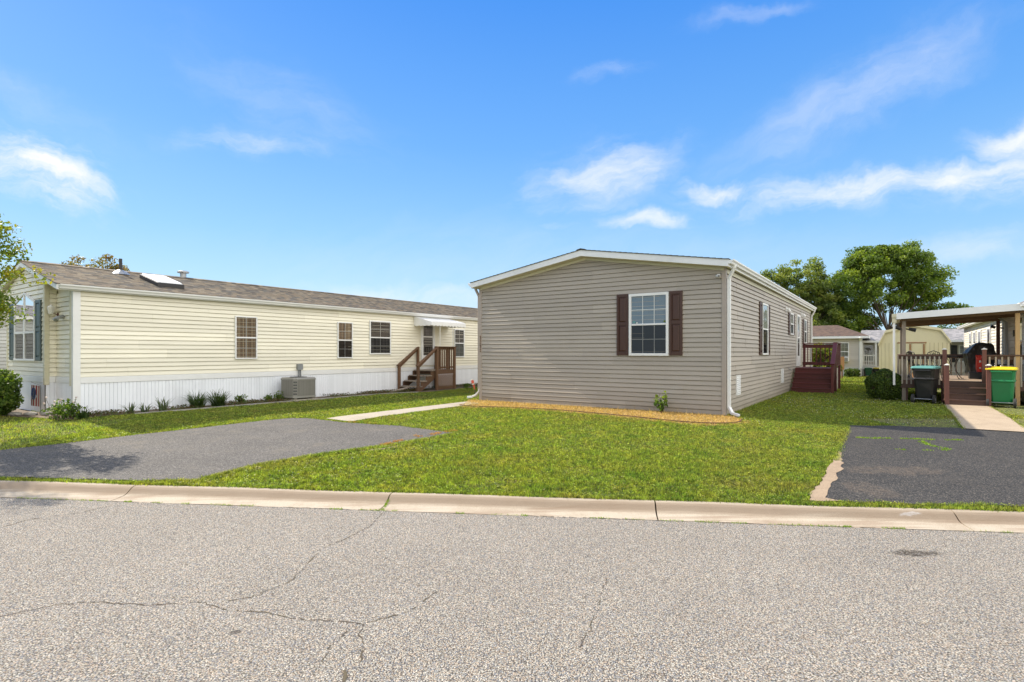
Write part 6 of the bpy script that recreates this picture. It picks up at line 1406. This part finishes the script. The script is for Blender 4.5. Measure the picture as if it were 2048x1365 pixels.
# dry straw in the bed
n = 90000; X = r.uniform(-2, 5.3, n); Y = r.uniform(11.4, 17.5, n); k = inside(bedpoly, X, Y) & ~inside(houses[0], X, Y); X, Y = X[k], Y[k]
tall = (r.uniform(size=len(X)) > .985)
D = blade_tris(X, Y, gz_np(X, Y), r.uniform(.02, .06, len(X)) * np.where(tall, 3.4, 1.1), np.full(len(X), .011), r, 1.6)
D2 = fringe([(p.x - .05, p.y - .09) for p in bl2], 22000, .10, .01, .035, .012, store=False, lean=1.8)
dd = np.concatenate([D, D2]); tag(quadmesh('dry_grass', dd, r.uniform(size=len(dd)), 'straw'), 'dry straw coloured dead grass in the bed along the taupe gable wall', 'dry grass', kind='stuff')
zz1 = lambda x, y: gz_np(x, y) + .012
E1 = [fringe(a_, n_, sp_, .012, .04, .010, zz1, store=False, lean=1.2) for a_, n_, sp_ in (([(-2.22, 9.42), (-2.12, 9.66)], 170, .045), ([(-2.10, 9.74), (-1.95, 9.92)], 120, .03), ([(-1.78, 10.22), (-1.68, 10.30)], 50, .03), ([(-1.55, 10.42), (-1.38, 10.66)], 120, .035), ([(-1.32, 10.72), (-1.12, 10.92)], 170, .045), ([(-1.85, 10.35), (-1.8, 10.4)], 20, .02), ([(-3.6, 12.0), (-3.3, 11.88)], 160, .04), ([(-3.2, 11.85), (-2.9, 11.72)], 70, .04))]
E1 = np.concatenate(E1); tag(quadmesh('dead_weeds', E1, r.uniform(size=len(E1)), 'rustweed'), 'orange brown dead weeds in the cracks at the tip of the left driveway', 'weeds', kind='stuff')
up2 = lambda x, y: gz_np(x, y) + .008
E2 = [fringe([(6.3, 10.1), (6.55, 10.02), (6.75, 10.04), (6.9, 9.99)], 260, .025, .01, .035, .014, up2, store=False), fringe([(7.05, 10.0), (7.6, 9.87)], 240, .02, .01, .035, .014, up2, store=False), fringe([(7.75, 9.85), (8.05, 9.86)], 120, .03, .01, .035, .014, up2, store=False), fringe([(7.25, 9.75), (7.1, 9.35), (7.2, 9.1), (7.0, 8.95)], 420, .03, .01, .035, .014, up2, store=False), fringe([(6.3, 9.05), (6.45, 9.0)], 60, .02, .01, .03, .012, up2, store=False), fringe([(6.7, 8.98), (6.85, 8.97)], 60, .03, .01, .03, .012, up2, store=False),
      fringe([kp(5.36, -.02), kp(5.37, -.40)], 250, .012, .008, .02, .006, lambda x, y: np.full(len(x), -.295) + np.clip(kw_np(x, y) + .3, 0, .3) * .3, store=False)]
for a in np.arange(-4.5, 12, .37):
    if r.uniform() < .8: E2.append(fringe([kp(a, -.405), kp(a + r.uniform(.05, .4), -.405)], int(r.uniform(25, 150)), .011, .005, .024, .007, lambda x, y: np.full(len(x), -.298), store=False))
E2 = np.concatenate(E2); tag(quadmesh('crack_weeds', E2, r.uniform(size=len(E2)), 'weed'), 'bright green weeds sprouting in driveway cracks and along the kerb foot', 'weeds', kind='stuff')
